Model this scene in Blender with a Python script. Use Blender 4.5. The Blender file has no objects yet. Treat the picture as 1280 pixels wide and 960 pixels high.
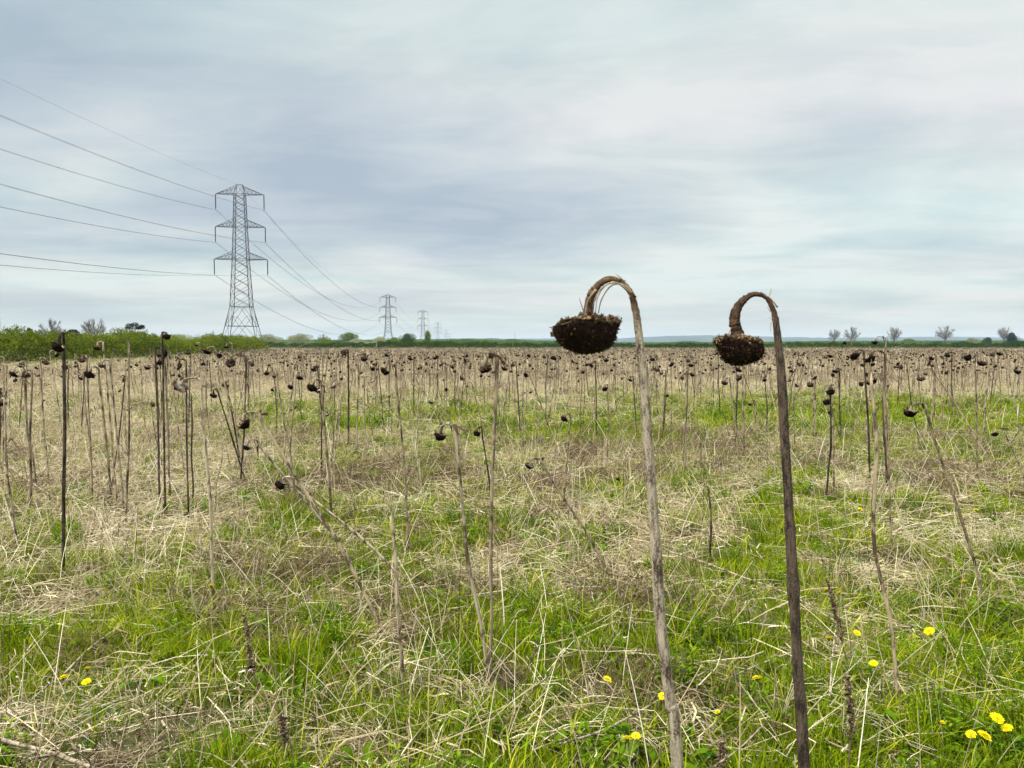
import bpy, math, random
import numpy as np
from mathutils import Vector, Matrix

sc = bpy.context.scene
RAD = math.radians
rng = np.random.default_rng(7)
random.seed(7)

# ------------------------------------------------------------------ camera
CAM_H = 1.65
F = 965.0                       # focal length in pixels of the 1280 px wide photograph
PITCH = math.atan(50.0 / F)     # horizon sits a little above the middle
cd = bpy.data.cameras.new('camera')
cam = bpy.data.objects.new('camera', cd)
sc.collection.objects.link(cam)
cam.location = (0, 0, CAM_H)
cam.rotation_euler = (math.pi / 2 - PITCH, 0, 0)
cd.sensor_width = 36.0
cd.lens = 36.0 * F / 1280.0
cd.clip_start = 0.05
cd.clip_end = 40000
cd.dof.use_dof = True
cd.dof.focus_distance = 6.0
cd.dof.aperture_fstop = 9.0
sc.camera = cam

# ------------------------------------------------------------------ light and sky
SUN_EL, SUN_AZ = RAD(52), RAD(-125)      # azimuth measured clockwise from +Y
world = bpy.data.worlds.new('World')
sc.world = world
world.use_nodes = True
wn, wl = world.node_tree.nodes, world.node_tree.links
wn.clear()


def wnode(t, **kw):
    n = wn.new(t)
    for k, v in kw.items():
        setattr(n, k, v)
    return n


def wmath(op, a, b=None, clamp=False):
    n = wnode('ShaderNodeMath', operation=op, use_clamp=clamp)
    for i, v in enumerate((a, b)):
        if v is None:
            continue
        if isinstance(v, (int, float)):
            n.inputs[i].default_value = v
        else:
            wl.new(v, n.inputs[i])
    return n.outputs[0]


def wramp(fac, stops):
    n = wnode('ShaderNodeValToRGB')
    e = n.color_ramp.elements
    while len(e) < len(stops):
        e.new(0.5)
    for el, (p, c) in zip(e, stops):
        el.position = p
        el.color = (*c, 1)
    wl.new(fac, n.inputs[0])
    return n.outputs[0]


def wmix(fac, a, b, blend='MIX'):
    n = wnode('ShaderNodeMix', data_type='RGBA', blend_type=blend)
    for s, v in ((n.inputs[0], fac), (n.inputs[6], a), (n.inputs[7], b)):
        if isinstance(v, (int, float)):
            s.default_value = v
        elif isinstance(v, tuple):
            s.default_value = (*v, 1)
        else:
            wl.new(v, s)
    return n.outputs[2]


sky = wnode('ShaderNodeTexSky', sky_type='NISHITA')
sky.sun_disc = False
sky.sun_elevation = SUN_EL
sky.sun_rotation = SUN_AZ
sky.dust_density = 2.0
bg_sky = wnode('ShaderNodeBackground')
bg_sky.inputs[1].default_value = 0.07
wl.new(sky.outputs[0], bg_sky.inputs[0])
tc = wnode('ShaderNodeTexCoord')
sep = wnode('ShaderNodeSeparateXYZ')
wl.new(tc.outputs['Generated'], sep.inputs[0])
zc = wmath('MAXIMUM', sep.outputs[2], 0.0)
den = wmath('ADD', zc, 0.085)
px = wmath('DIVIDE', sep.outputs[0], den)
py = wmath('DIVIDE', sep.outputs[1], den)
comb = wnode('ShaderNodeCombineXYZ')
wl.new(px, comb.inputs[0]); wl.new(py, comb.inputs[1])


def wnoise(scale, loc, rot, stretch, detail, rough, dist=0.0):
    m = wnode('ShaderNodeMapping')
    m.inputs['Location'].default_value = loc
    m.inputs['Rotation'].default_value = (0, 0, rot)
    m.inputs['Scale'].default_value = stretch
    wl.new(comb.outputs[0], m.inputs[0])
    n = wnode('ShaderNodeTexNoise')
    n.inputs['Scale'].default_value = scale
    n.inputs['Detail'].default_value = detail
    n.inputs['Roughness'].default_value = rough
    n.inputs['Distortion'].default_value = dist
    wl.new(m.outputs[0], n.inputs['Vector'])
    return n.outputs[0]


c1 = wnoise(0.8, (3.1, 7.3, 0), RAD(22), (0.5, 0.62, 1), 6, 0.52, 0.5)     # main layers
c2 = wnoise(0.9, (12.7, 1.9, 0), RAD(-6), (0.35, 0.75, 1), 3, 0.45, 0.2)  # tint
c3 = wnoise(2.6, (5.0, 2.0, 0), RAD(14), (0.5, 0.8, 1), 7, 0.6, 0.6)     # small streaks
dens = wmath('ADD', wmath('MULTIPLY', c1, 0.75), wmath('MULTIPLY', c3, 0.25))
# the cloud cover is graded a little brighter towards the right
dens = wmath('ADD', dens, wmath('ADD', wmath('MULTIPLY', sep.outputs[0], 0.09), 0.035))
cloud = wramp(dens, [(0.36, (0.225, 0.275, 0.31)), (0.45, (0.28, 0.328, 0.35)), (0.535, (0.345, 0.382, 0.383)), (0.62, (0.43, 0.445, 0.43))])
tint = wramp(c2, [(0.36, (0.94, 1.025, 1.03)), (0.5, (1, 1, 1)), (0.64, (1.03, 0.985, 1.015))])
cloud = wmix(1.0, cloud, tint, 'MULTIPLY')
# paler, slightly green-grey air low down
low = wmath('SUBTRACT', 1.0, wmath('MULTIPLY', zc, 7.0), clamp=True)
low = wmath('MULTIPLY', wmath('MULTIPLY', low, low), 0.75)
cloud = wmix(low, cloud, (0.395, 0.41, 0.375))
# an overcast sky is brighter towards the zenith
zen = wmath('MULTIPLY', wmath('SUBTRACT', zc, 0.42), 2.2, clamp=True)
gain = wmath('ADD', wmath('MULTIPLY', zen, 2.9), 1.0)
bg_cloud = wnode('ShaderNodeBackground')
wl.new(cloud, bg_cloud.inputs[0]); wl.new(gain, bg_cloud.inputs[1])
wmx = wnode('ShaderNodeMixShader')
wmx.inputs[0].default_value = 0.9
wl.new(bg_sky.outputs[0], wmx.inputs[1]); wl.new(bg_cloud.outputs[0], wmx.inputs[2])
wout = wnode('ShaderNodeOutputWorld')
wl.new(wmx.outputs[0], wout.inputs[0])

sl = bpy.data.lights.new('sun', 'SUN')
sl.energy = 2.4
sl.angle = RAD(10)
sl.color = (1.0, 0.96, 0.9)
sun = bpy.data.objects.new('sun', sl)
sc.collection.objects.link(sun)
sd = Vector((math.sin(SUN_AZ) * math.cos(SUN_EL), math.cos(SUN_AZ) * math.cos(SUN_EL), math.sin(SUN_EL)))
sun.rotation_euler = sd.to_track_quat('Z', 'Y').to_euler()

sc.view_settings.view_transform = 'Standard'
sc.view_settings.look = 'None'
sc.view_settings.gamma = 1
sc.view_settings.exposure = 0.98
sc.view_settings.use_curve_mapping = False
cy = sc.cycles
cy.max_bounces = 5
cy.diffuse_bounces = 2
cy.glossy_bounces = 2
cy.transmission_bounces = 3
cy.transparent_max_bounces = 6
cy.volume_bounces = 0
cy.use_denoising = True
cy.sample_clamp_indirect = 4
cy.use_adaptive_sampling = True
cy.adaptive_threshold = 0.02

# ------------------------------------------------------------------ helpers
COL = sc.collection


def mat(name, rough=0.75, spec=0.25):
    m = bpy.data.materials.new(name)
    m.use_nodes = True
    nt = m.node_tree
    b = nt.nodes['Principled BSDF']
    b.inputs['Roughness'].default_value = rough
    b.inputs['Specular IOR Level'].default_value = spec
    return m, nt, b


def nramp(nt, fac, stops, interp='LINEAR'):
    n = nt.nodes.new('ShaderNodeValToRGB')
    n.color_ramp.interpolation = interp
    e = n.color_ramp.elements
    while len(e) < len(stops):
        e.new(0.5)
    for el, (p, c) in zip(e, stops):
        el.position = p
        el.color = (*c, 1)
    nt.links.new(fac, n.inputs[0])
    return n.outputs[0]


def nmix(nt, fac, a, b, blend='MIX'):
    n = nt.nodes.new('ShaderNodeMix')
    n.data_type = 'RGBA'
    n.blend_type = blend
    for s, v in ((n.inputs[0], fac), (n.inputs[6], a), (n.inputs[7], b)):
        if isinstance(v, (int, float)):
            s.default_value = v
        elif isinstance(v, tuple):
            s.default_value = (*v, 1)
        else:
            nt.links.new(v, s)
    return n.outputs[2]


def nmath(nt, op, a, b, clamp=False):
    n = nt.nodes.new('ShaderNodeMath')
    n.operation = op
    n.use_clamp = clamp
    for i, v in enumerate((a, b)):
        if isinstance(v, (int, float)):
            n.inputs[i].default_value = v
        else:
            nt.links.new(v, n.inputs[i])
    return n.outputs[0]


def nnoise(nt, scale, stretch=(1, 1, 1), detail=4, rough=0.55, coord='Object', world=False):
    if world:
        src = nt.nodes.new('ShaderNodeNewGeometry').outputs['Position']
    else:
        src = nt.nodes.new('ShaderNodeTexCoord').outputs[coord]
    m = nt.nodes.new('ShaderNodeMapping')
    m.inputs['Scale'].default_value = stretch
    nt.links.new(src, m.inputs[0])
    n = nt.nodes.new('ShaderNodeTexNoise')
    n.inputs['Scale'].default_value = scale
    n.inputs['Detail'].default_value = detail
    n.inputs['Roughness'].default_value = rough
    nt.links.new(m.outputs[0], n.inputs['Vector'])
    return n.outputs[0]


def attr_rnd(nt):
    a = nt.nodes.new('ShaderNodeAttribute')
    a.attribute_name = 'rnd'
    return a.outputs['Fac']


def leafy(name, stops, wscale=0.4, translucent=0.35, hue=None, wstrength=0.5):
    """blades and leaves: colour from a random value per blade, drifting slowly from place to place"""
    m, nt, b = mat(name, 0.85, 0.06)
    r = attr_rnd(nt)
    w = nnoise(nt, wscale, world=True, detail=3)
    r2 = nmath(nt, 'ADD', r, nmath(nt, 'MULTIPLY', nmath(nt, 'SUBTRACT', w, 0.5), wstrength), True)
    c = nramp(nt, r2, stops)
    nt.links.new(c, b.inputs['Base Color'])
    if translucent > 0:
        tr = nt.nodes.new('ShaderNodeBsdfTranslucent')
        nt.links.new(c, tr.inputs[0])
        mx = nt.nodes.new('ShaderNodeMixShader')
        mx.inputs[0].default_value = translucent
        nt.links.new(b.outputs[0], mx.inputs[1]); nt.links.new(tr.outputs[0], mx.inputs[2])
        nt.links.new(mx.outputs[0], nt.nodes['Material Output'].inputs[0])
    return m


class MB:
    """collects vertices, faces and one random value per vertex, and builds ONE mesh"""
    def __init__(s):
        s.V, s.L, s.S, s.R, s.M, s.n = [], [], [], [], [], 0

    def add(s, V, faces, rnd=0.5, mi=0):
        V = np.asarray(V, float).reshape(-1, 3)
        faces = np.asarray(faces, int)
        s.V.append(V)
        s.L.append((faces + s.n).ravel())
        s.S.append(np.full(len(faces), faces.shape[1]))
        s.M.append(np.full(len(faces), mi))
        s.R.append(np.broadcast_to(np.asarray(rnd, float), (len(V),)).copy())
        s.n += len(V)

    def mesh(s, name, mats, smooth=False):
        me = bpy.data.meshes.new(name)
        V = np.concatenate(s.V); L = np.concatenate(s.L); S = np.concatenate(s.S)
        me.vertices.add(len(V)); me.vertices.foreach_set('co', V.ravel().astype('f'))
        me.loops.add(len(L)); me.loops.foreach_set('vertex_index', L.astype('i'))
        me.polygons.add(len(S))
        st = np.concatenate(([0], np.cumsum(S)[:-1]))
        me.polygons.foreach_set('loop_start', st.astype('i'))
        me.polygons.foreach_set('material_index', np.concatenate(s.M).astype('i'))
        if smooth:
            me.polygons.foreach_set('use_smooth', np.ones(len(S), bool))
        a = me.attributes.new('rnd', 'FLOAT', 'POINT')
        a.data.foreach_set('value', np.concatenate(s.R).astype('f'))
        me.update(calc_edges=True)
        for m in (mats if isinstance(mats, (list, tuple)) else [mats]):
            me.materials.append(m)
        return me

    def build(s, name, mats, parent=None, smooth=False, loc=None):
        o = bpy.data.objects.new(name, s.mesh(name, mats, smooth))
        COL.objects.link(o)
        if parent:
            o.parent = parent
        if loc is not None:
            o.location = loc
        return o


def tag(o, label=None, cat=None, group=None, kind=None):
    if label: o['label'] = label
    if cat: o['category'] = cat
    if group: o['group'] = group
    if kind: o['kind'] = kind
    return o


def empty(name, loc, rz=0.0):
    o = bpy.data.objects.new(name, None)
    COL.objects.link(o)
    o.location = loc
    o.rotation_euler = (0, 0, rz)
    o.empty_display_size = 0.1
    return o


def copy_tree(o, parent=None):
    c = o.copy()
    COL.objects.link(c)
    c.parent = parent
    for ch in list(o.children):
        copy_tree(ch, c)
    return c


def norm(v):
    return v / np.maximum(np.linalg.norm(v, axis=-1, keepdims=True), 1e-9)


def tube_batch(mb, P, R, m=3, rnd=0.5, mi=0, cap=False):
    """P (n,k,3) polylines, R (n,k) radii -> tubes of m sides"""
    P = np.asarray(P, float); R = np.asarray(R, float)
    n, k, _ = P.shape
    T = norm(np.gradient(P, axis=1))
    up = np.where(np.abs(T[:, :1, 2:3]) > 0.8, np.array([[[1.0, 0.13, 0]]]), np.array([[[0.05, 0.1, 1.0]]]))
    A = norm(np.cross(T, np.broadcast_to(up, T.shape)))
    B = np.cross(T, A)
    th = np.arange(m) * 2 * np.pi / m
    ring = (P[:, :, None] + R[:, :, None, None] * (np.cos(th)[None, None, :, None] * A[:, :, None] + np.sin(th)[None, None, :, None] * B[:, :, None]))
    V = ring.reshape(-1, 3)
    i = np.arange(n)[:, None, None] * k * m + np.arange(k - 1)[None, :, None] * m
    j = np.arange(m)[None, None, :]
    j2 = (j + 1) % m
    Fq = np.stack([i + j, i + j2, i + m + j2, i + m + j], -1).reshape(-1, 4)
    rv = np.repeat(np.broadcast_to(np.asarray(rnd, float), (n,)), k * m)
    mb.add(V, Fq, rv, mi)
    if cap and m > 2:
        base = np.arange(n)[:, None] * k * m
        mb_top = base + (k - 1) * m + np.arange(m)[None]
        mb_bot = base + np.arange(m)[None, ::-1]
        # caps reuse the ring vertices: add them as faces over the block just stored
        off = mb.n - len(V)
        for fc in (mb_top, mb_bot):
            mb.L.append((fc + off).ravel()); mb.S.append(np.full(len(fc), m)); mb.M.append(np.full(len(fc), mi))


def tube(mb, pts, radii, m=6, rnd=0.5, mi=0, cap=True):
    pts = np.asarray(pts, float)
    tube_batch(mb, pts[None], np.broadcast_to(np.asarray(radii, float), (len(pts),))[None], m, rnd, mi, cap)


def ribbon_batch(mb, P, W, side=None, rnd=0.5, mi=0):
    """flat blades along polylines"""
    n, k, _ = P.shape
    if side is None:
        a = rng.uniform(0, 2 * np.pi, n)
        side = np.stack([np.cos(a), np.sin(a), np.zeros(n)], -1)
    s = side[:, None, :] * W[:, :, None] * 0.5
    V = np.stack([P - s, P + s], 2).reshape(-1, 3)
    i = np.arange(n)[:, None] * k * 2 + np.arange(k - 1)[None] * 2
    Fq = np.stack([i, i + 1, i + 3, i + 2], -1).reshape(-1, 4)
    mb.add(V, Fq, np.repeat(np.broadcast_to(np.asarray(rnd, float), (n,)), 2 * k), mi)


def bar(mb, a, b, w, rnd=0.5):
    """square steel member"""
    a = np.asarray(a, float); b = np.asarray(b, float)
    tube_batch(mb, np.array([[a, b]]), np.array([[w * 0.7, w * 0.7]]), 4, rnd, 0, True)


def unpix(x, y):
    """direction of a photograph pixel in world axes, scaled so that its depth (Y) is 1"""
    d = Vector(((x - 640) / F, (480 - y) / F, -1))
    d = cam_rot @ d
    return np.array((d.x / d.y, 1.0, d.z / d.y))


cam_rot = cam.rotation_euler.to_matrix()


def at(x, y, Y):
    return unpix(x, y) * Y + np.array((0, 0, CAM_H))


def gp(x, y):
    d = unpix(x, y)
    return d * (CAM_H / max(-d[2], 1e-4)) + np.array((0, 0, CAM_H))


def smooth_path(ctrl, n):
    """Catmull-Rom through control points"""
    c = np.asarray(ctrl, float)
    c = np.vstack([2 * c[0] - c[1], c, 2 * c[-1] - c[-2]])
    segs = len(c) - 3
    out = []
    for t in np.linspace(0, segs - 1e-6, n):
        i = int(t); u = t - i
        p0, p1, p2, p3 = c[i:i + 4]
        out.append(0.5 * ((2 * p1) + (-p0 + p2) * u + (2 * p0 - 5 * p1 + 4 * p2 - p3) * u * u + (-p0 + 3 * p1 - 3 * p2 + p3) * u ** 3))
    return np.array(out)


_vn = np.random.default_rng(3).random((64, 64))


def vnoise(x, y, s):
    """smooth value noise 0..1, cell size s metres"""
    u = np.asarray(x) / s + 20.3; v = np.asarray(y) / s + 11.7
    i = np.floor(u).astype(int); j = np.floor(v).astype(int)
    fu = u - i; fv = v - j
    fu = fu * fu * (3 - 2 * fu); fv = fv * fv * (3 - 2 * fv)
    a = _vn[i % 64, j % 64]; b = _vn[(i + 1) % 64, j % 64]; c = _vn[i % 64, (j + 1) % 64]; d = _vn[(i + 1) % 64, (j + 1) % 64]
    return (a * (1 - fu) + b * fu) * (1 - fv) + (c * (1 - fu) + d * fu) * fv


def ground_z(x, y):
    near = np.clip(1 - np.asarray(y) / 40, 0, 1)
    return ((vnoise(x, y, 1.3) - 0.5) * 0.07 + (vnoise(x, y, 0.45) - 0.5) * 0.03) * near


# ------------------------------------------------------------------ materials
M = {}
# soil with thatch and moss
m, nt, b = mat('field_soil', 0.95, 0.1)
n1 = nnoise(nt, 0.7, world=True, detail=5); n2 = nnoise(nt, 14, world=True, detail=6, rough=0.7)
c = nramp(nt, n2, [(0.32, (0.02, 0.015, 0.008)), (0.5, (0.07, 0.052, 0.026)), (0.7, (0.20, 0.155, 0.085))])
g = nramp(nt, n2, [(0.3, (0.02, 0.04, 0.01)), (0.6, (0.07, 0.125, 0.025))])
c = nmix(nt, nramp(nt, n1, [(0.42, (0, 0, 0)), (0.58, (1, 1, 1))]), c, g)
nt.links.new(c, b.inputs['Base Color'])
M['soil'] = m
m, nt, b = mat('far_ground', 0.95, 0.1)
n1 = nnoise(nt, 0.004, (1, 3, 1), world=True, detail=3); n2 = nnoise(nt, 0.05, (0.3, 2, 1), world=True, detail=5)
c = nramp(nt, n1, [(0.35, (0.05, 0.10, 0.02)), (0.5, (0.09, 0.13, 0.035)), (0.62, (0.17, 0.15, 0.09))])
c = nmix(nt, 0.5, c, nramp(nt, n2, [(0.3, (0.04, 0.07, 0.02)), (0.7, (0.14, 0.16, 0.06))]))
nt.links.new(c, b.inputs['Base Color'])
M['far'] = m
M['grass'] = leafy('green_blades', [(0.0, (0.018, 0.04, 0.002)), (0.38, (0.125, 0.19, 0.003)), (0.70, (0.32, 0.375, 0.006)), (1.0, (0.55, 0.50, 0.05))], 0.6)
M['broad'] = leafy('broad_green_leaves', [(0.0, (0.025, 0.065, 0.004)), (0.6, (0.12, 0.205, 0.006)), (1.0, (0.28, 0.36, 0.015))], 0.6)
M['straw'] = leafy('dry_straw', [(0.0, (0.045, 0.028, 0.015)), (0.27, (0.19, 0.132, 0.072)), (0.56, (0.46, 0.355, 0.20)), (0.86, (0.80, 0.68, 0.45)), (1.0, (0.88, 0.81, 0.63))], 0.35, 0.12, wstrength=0.35)
M['weed'] = leafy('dead_weed_twigs', [(0.0, (0.035, 0.02, 0.012)), (0.4, (0.17, 0.112, 0.068)), (0.8, (0.38, 0.28, 0.185)), (1.0, (0.60, 0.49, 0.36))], 0.5, 0.05, wstrength=0.3)


def stem_mat(name, pale, mid, dark, spots=(0.35, 0.5)):
    m, nt, b = mat(name, 0.8, 0.2)
    streak = nnoise(nt, 22, (6, 6, 0.7), detail=6, rough=0.7)
    blot = nnoise(nt, 16, (1.4, 1.4, 0.55), detail=5, rough=0.65)
    oi = nt.nodes.new('ShaderNodeObjectInfo')
    base = nramp(nt, streak, [(0.3, mid), (0.5, pale), (0.72, tuple(min(1, 1.25 * x) for x in pale))])
    f = nramp(nt, blot, [(spots[0], (1, 1, 1)), (spots[1], (0, 0, 0))])
    c = nmix(nt, f, base, dark)
    h = nmath(nt, 'ADD', nmath(nt, 'MULTIPLY', oi.outputs['Random'], 0.5), 0.7)
    cc = nt.nodes.new('ShaderNodeCombineColor')
    for i in range(3):
        nt.links.new(h, cc.inputs[i])
    c = nmix(nt, 1.0, c, cc.outputs[0], 'MULTIPLY')
    nt.links.new(c, b.inputs['Base Color'])
    bp = nt.nodes.new('ShaderNodeBump')
    bp.inputs['Strength'].default_value = 0.6
    bp.inputs['Distance'].default_value = 0.002
    nt.links.new(streak, bp.inputs['Height'])
    nt.links.new(bp.outputs[0], b.inputs['Normal'])
    return m


M['stem_pale'] = stem_mat('pale_dead_stem', (0.42, 0.34, 0.235), (0.24, 0.18, 0.115), (0.09, 0.06, 0.038), (0.42, 0.53))
M['stem_tan'] = stem_mat('tan_dead_stem', (0.34, 0.26, 0.165), (0.19, 0.13, 0.08), (0.06, 0.04, 0.025), (0.40, 0.54))
M['stem_dark'] = stem_mat('dark_dead_stem', (0.11, 0.075, 0.05), (0.055, 0.036, 0.024), (0.02, 0.013, 0.01), (0.44, 0.58))
M['stem_grey'] = stem_mat('grey_brown_dead_stem', (0.20, 0.165, 0.115), (0.10, 0.078, 0.052), (0.04, 0.022, 0.014), (0.46, 0.60))
def hero_mat(name, a, b_, c_):
    """stem colours a fading into neck colours b_ by the value stored along the stalk, dark streaks c_"""
    m, nt, b = mat(name, 0.82, 0.18)
    streak = nnoise(nt, 60, (5, 5, 0.5), detail=7, rough=0.75)
    fine = nnoise(nt, 150, (2, 2, 1), detail=5, rough=0.7)
    blot = nnoise(nt, 26, (1.6, 1.6, 0.5), detail=6, rough=0.7)
    r = attr_rnd(nt)
    t = nmath(nt, 'ADD', r, nmath(nt, 'MULTIPLY', nmath(nt, 'SUBTRACT', blot, 0.5), 1.1), True)
    c1_ = nramp(nt, streak, [(0.34, a[1]), (0.52, a[0]), (0.7, tuple(min(1, 1.3 * x) for x in a[0]))])
    c2_ = nramp(nt, streak, [(0.36, b_[1]), (0.52, b_[0]), (0.68, tuple(min(1, 1.5 * x) for x in b_[0]))])
    c = nmix(nt, nramp(nt, t, [(0.3, (0, 0, 0)), (0.7, (1, 1, 1))]), c1_, c2_)
    d = nmath(nt, 'ADD', nmath(nt, 'MULTIPLY', blot, 0.6), nmath(nt, 'MULTIPLY', fine, 0.4))
    c = nmix(nt, nramp(nt, d, [(0.44, (1, 1, 1)), (0.53, (0, 0, 0))]), c, c_)
    nt.links.new(c, b.inputs['Base Color'])
    bp = nt.nodes.new('ShaderNodeBump')
    bp.inputs['Strength'].default_value = 0.9
    bp.inputs['Distance'].default_value = 0.002
    nt.links.new(nmath(nt, 'ADD', streak, nmath(nt, 'MULTIPLY', fine, 0.4)), bp.inputs['Height'])
    nt.links.new(bp.outputs[0], b.inputs['Normal'])
    return m


M['hero_pale'] = hero_mat('mottled_pale_stalk', ((0.40, 0.33, 0.24), (0.22, 0.165, 0.11)), ((0.13, 0.072, 0.035), (0.045, 0.024, 0.013)), (0.06, 0.038, 0.025))
M['hero_dark'] = hero_mat('mottled_dark_stalk', ((0.115, 0.08, 0.055), (0.035, 0.022, 0.016)), ((0.10, 0.052, 0.027), (0.032, 0.018, 0.011)), (0.022, 0.015, 0.011))
M['neck'] = stem_mat('brown_fibrous_neck', (0.20, 0.115, 0.055), (0.075, 0.04, 0.02), (0.022, 0.013, 0.009), (0.44, 0.6))
m, nt, b = mat('dark_seed_face', 0.9, 0.12)
n1 = nnoise(nt, 60, detail=5, rough=0.7)
sv = nmath(nt, 'ADD', nmath(nt, 'MULTIPLY', attr_rnd(nt), 0.6), nmath(nt, 'MULTIPLY', n1, 0.5))
nt.links.new(nramp(nt, sv, [(0.36, (0.007, 0.004, 0.003)), (0.58, (0.022, 0.011, 0.007)), (0.76, (0.075, 0.037, 0.018)), (0.98, (0.20, 0.115, 0.055))]), b.inputs['Base Color'])
M['seed'] = m
m, nt, b = mat('withered_receptacle', 0.9, 0.12)
n1 = nnoise(nt, 35, detail=6, rough=0.7)
nt.links.new(nramp(nt, n1, [(0.32, (0.03, 0.016, 0.009)), (0.48, (0.13, 0.075, 0.038)), (0.66, (0.38, 0.26, 0.145))]), b.inputs['Base Color'])
M['receptacle'] = m
m, nt, b = mat('blackened_seed_face', 0.9, 0.05)
nt.links.new(nramp(nt, nnoise(nt, 70, detail=5, rough=0.7), [(0.35, (0.006, 0.004, 0.004)), (0.6, (0.018, 0.011, 0.009)), (0.78, (0.07, 0.045, 0.032))]), b.inputs['Base Color'])
M['seed_dark'] = m
m, nt, b = mat('dark_withered_receptacle', 0.9, 0.05)
n1 = nnoise(nt, 35, detail=6, rough=0.7)
nt.links.new(nramp(nt, n1, [(0.34, (0.010, 0.006, 0.005)), (0.54, (0.032, 0.018, 0.015)), (0.76, (0.15, 0.10, 0.072))]), b.inputs['Base Color'])
M['receptacle_dark'] = m
m, nt, b = mat('grey_white_receptacle', 0.9, 0.12)
n1 = nnoise(nt, 35, detail=6, rough=0.7)
nt.links.new(nramp(nt, n1, [(0.32, (0.07, 0.05, 0.035)), (0.5, (0.3, 0.25, 0.19)), (0.7, (0.6, 0.55, 0.46))]), b.inputs['Base Color'])
M['receptacle_pale'] = m
M['bract'] = leafy('curled_dry_bracts', [(0.0, (0.025, 0.015, 0.01)), (0.45, (0.075, 0.044, 0.028)), (0.8, (0.19, 0.125, 0.075)), (1.0, (0.38, 0.30, 0.2))], 3.0, 0.08, wstrength=0.1)
M['steel'], nt, b = mat('weathered_galvanised_steel', 0.6, 0.4)
nt.links.new(nramp(nt, nnoise(nt, 0.8, detail=3), [(0.3, (0.045, 0.048, 0.05)), (0.7, (0.08, 0.083, 0.085))]), b.inputs['Base Color'])
b.inputs['Metallic'].default_value = 0.3
M['insulator'], nt, b = mat('dark_insulator_glaze', 0.35, 0.5)
b.inputs['Base Color'].default_value = (0.035, 0.03, 0.03, 1)
M['wire'], nt, b = mat('dull_aluminium_conductor', 0.6, 0.4)
b.inputs['Base Color'].default_value = (0.10, 0.104, 0.11, 1)
M['bark'], nt, b = mat('grey_bark', 0.9, 0.1)
nt.links.new(nramp(nt, nnoise(nt, 3, (1, 1, 0.3)), [(0.3, (0.07, 0.058, 0.045)), (0.7, (0.17, 0.145, 0.12))]), b.inputs['Base Color'])


def leaf_mat(name, dark, mid, light, ws=0.15):
    return leafy(name, [(0.0, dark), (0.5, mid), (1.0, light)], ws, 0.3, wstrength=0.6)


M['hedge'] = leaf_mat('hawthorn_leaves', (0.018, 0.04, 0.003), (0.11, 0.15, 0.006), (0.30, 0.32, 0.02), 0.25)
M['hedge_dark'] = leaf_mat('dark_hedge_leaves', (0.012, 0.035, 0.005), (0.04, 0.09, 0.009), (0.10, 0.17, 0.02), 0.05)
M['leaf_green'] = leaf_mat('mid_green_leaves', (0.025, 0.055, 0.008), (0.08, 0.135, 0.016), (0.17, 0.22, 0.04), 0.03)
M['leaf_pale'] = leaf_mat('pale_budding_leaves', (0.11, 0.13, 0.05), (0.24, 0.26, 0.12), (0.42, 0.42, 0.25), 0.03)
M['leaf_yellow'] = leaf_mat('yellow_green_leaves', (0.06, 0.11, 0.01), (0.16, 0.22, 0.016), (0.27, 0.33, 0.04), 0.03)
M['needle'] = leaf_mat('dark_evergreen_needles', (0.006, 0.018, 0.010), (0.014, 0.036, 0.018), (0.035, 0.065, 0.03), 0.1)
M['twig'] = leaf_mat('bare_grey_twigs', (0.10, 0.085, 0.07), (0.19, 0.165, 0.14), (0.27, 0.245, 0.21), 0.1)
M['petal'] = leafy('yellow_dandelion_petals', [(0, (0.8, 0.56, 0.0)), (0.5, (0.9, 0.72, 0.005)), (1, (0.95, 0.82, 0.02))], 2, 0.2)
M['dandelion_stem'], nt, b = mat('pale_green_flower_stem', 0.6, 0.3)
b.inputs['Base Color'].default_value = (0.22, 0.28, 0.09, 1)

# ------------------------------------------------------------------ ground
nx, ny = 90, 130
gx = np.sign(np.linspace(-1, 1, nx)) * np.abs(np.linspace(-1, 1, nx)) ** 2.2 * 90
gy = -8 + np.linspace(0, 1, ny) ** 2.4 * 218
X, Y = np.meshgrid(gx, gy, indexing='ij')
# the sheet reaches the horizon: far rows and columns are added around the fine part
gx2 = np.concatenate(([-11500, -4000, -900, -250], gx, [250, 900, 4000, 11500]))
gy2 = np.concatenate(([-400, -40], gy, [230, 300, 500, 1000, 2500, 5000, 11500]))
X, Y = np.meshgrid(gx2, gy2, indexing='ij')
Z = ground_z(X, Y) * (np.abs(X) < 60)
ii, jj = np.meshgrid(np.arange(len(gx2) - 1), np.arange(len(gy2) - 1), indexing='ij')
NY = len(gy2)
mb = MB()
q = np.stack([ii * NY + jj, (ii + 1) * NY + jj, (ii + 1) * NY + jj + 1, ii * NY + jj + 1], -1).reshape(-1, 4)
mb.add(np.stack([X, Y, Z], -1).reshape(-1, 3), q)
g = mb.build('ground', [M['soil'], M['far']], smooth=True)
yc = Y[:-1, :-1].ravel()
g.data.polygons.foreach_set('material_index', (yc > 209).astype('i'))
tag(g, kind='structure')

# distant hills: long low wooded ridges
m, nt, b = mat('wooded_hillside', 0.95, 0.05)
n1 = nnoise(nt, 0.006, (1, 1, 1), world=True, detail=6, rough=0.7)
nt.links.new(nramp(nt, n1, [(0.38, (0.008, 0.018, 0.012)), (0.52, (0.018, 0.034, 0.02)), (0.62, (0.06, 0.08, 0.04))]), b.inputs['Base Color'])
M['hill'] = m


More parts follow.
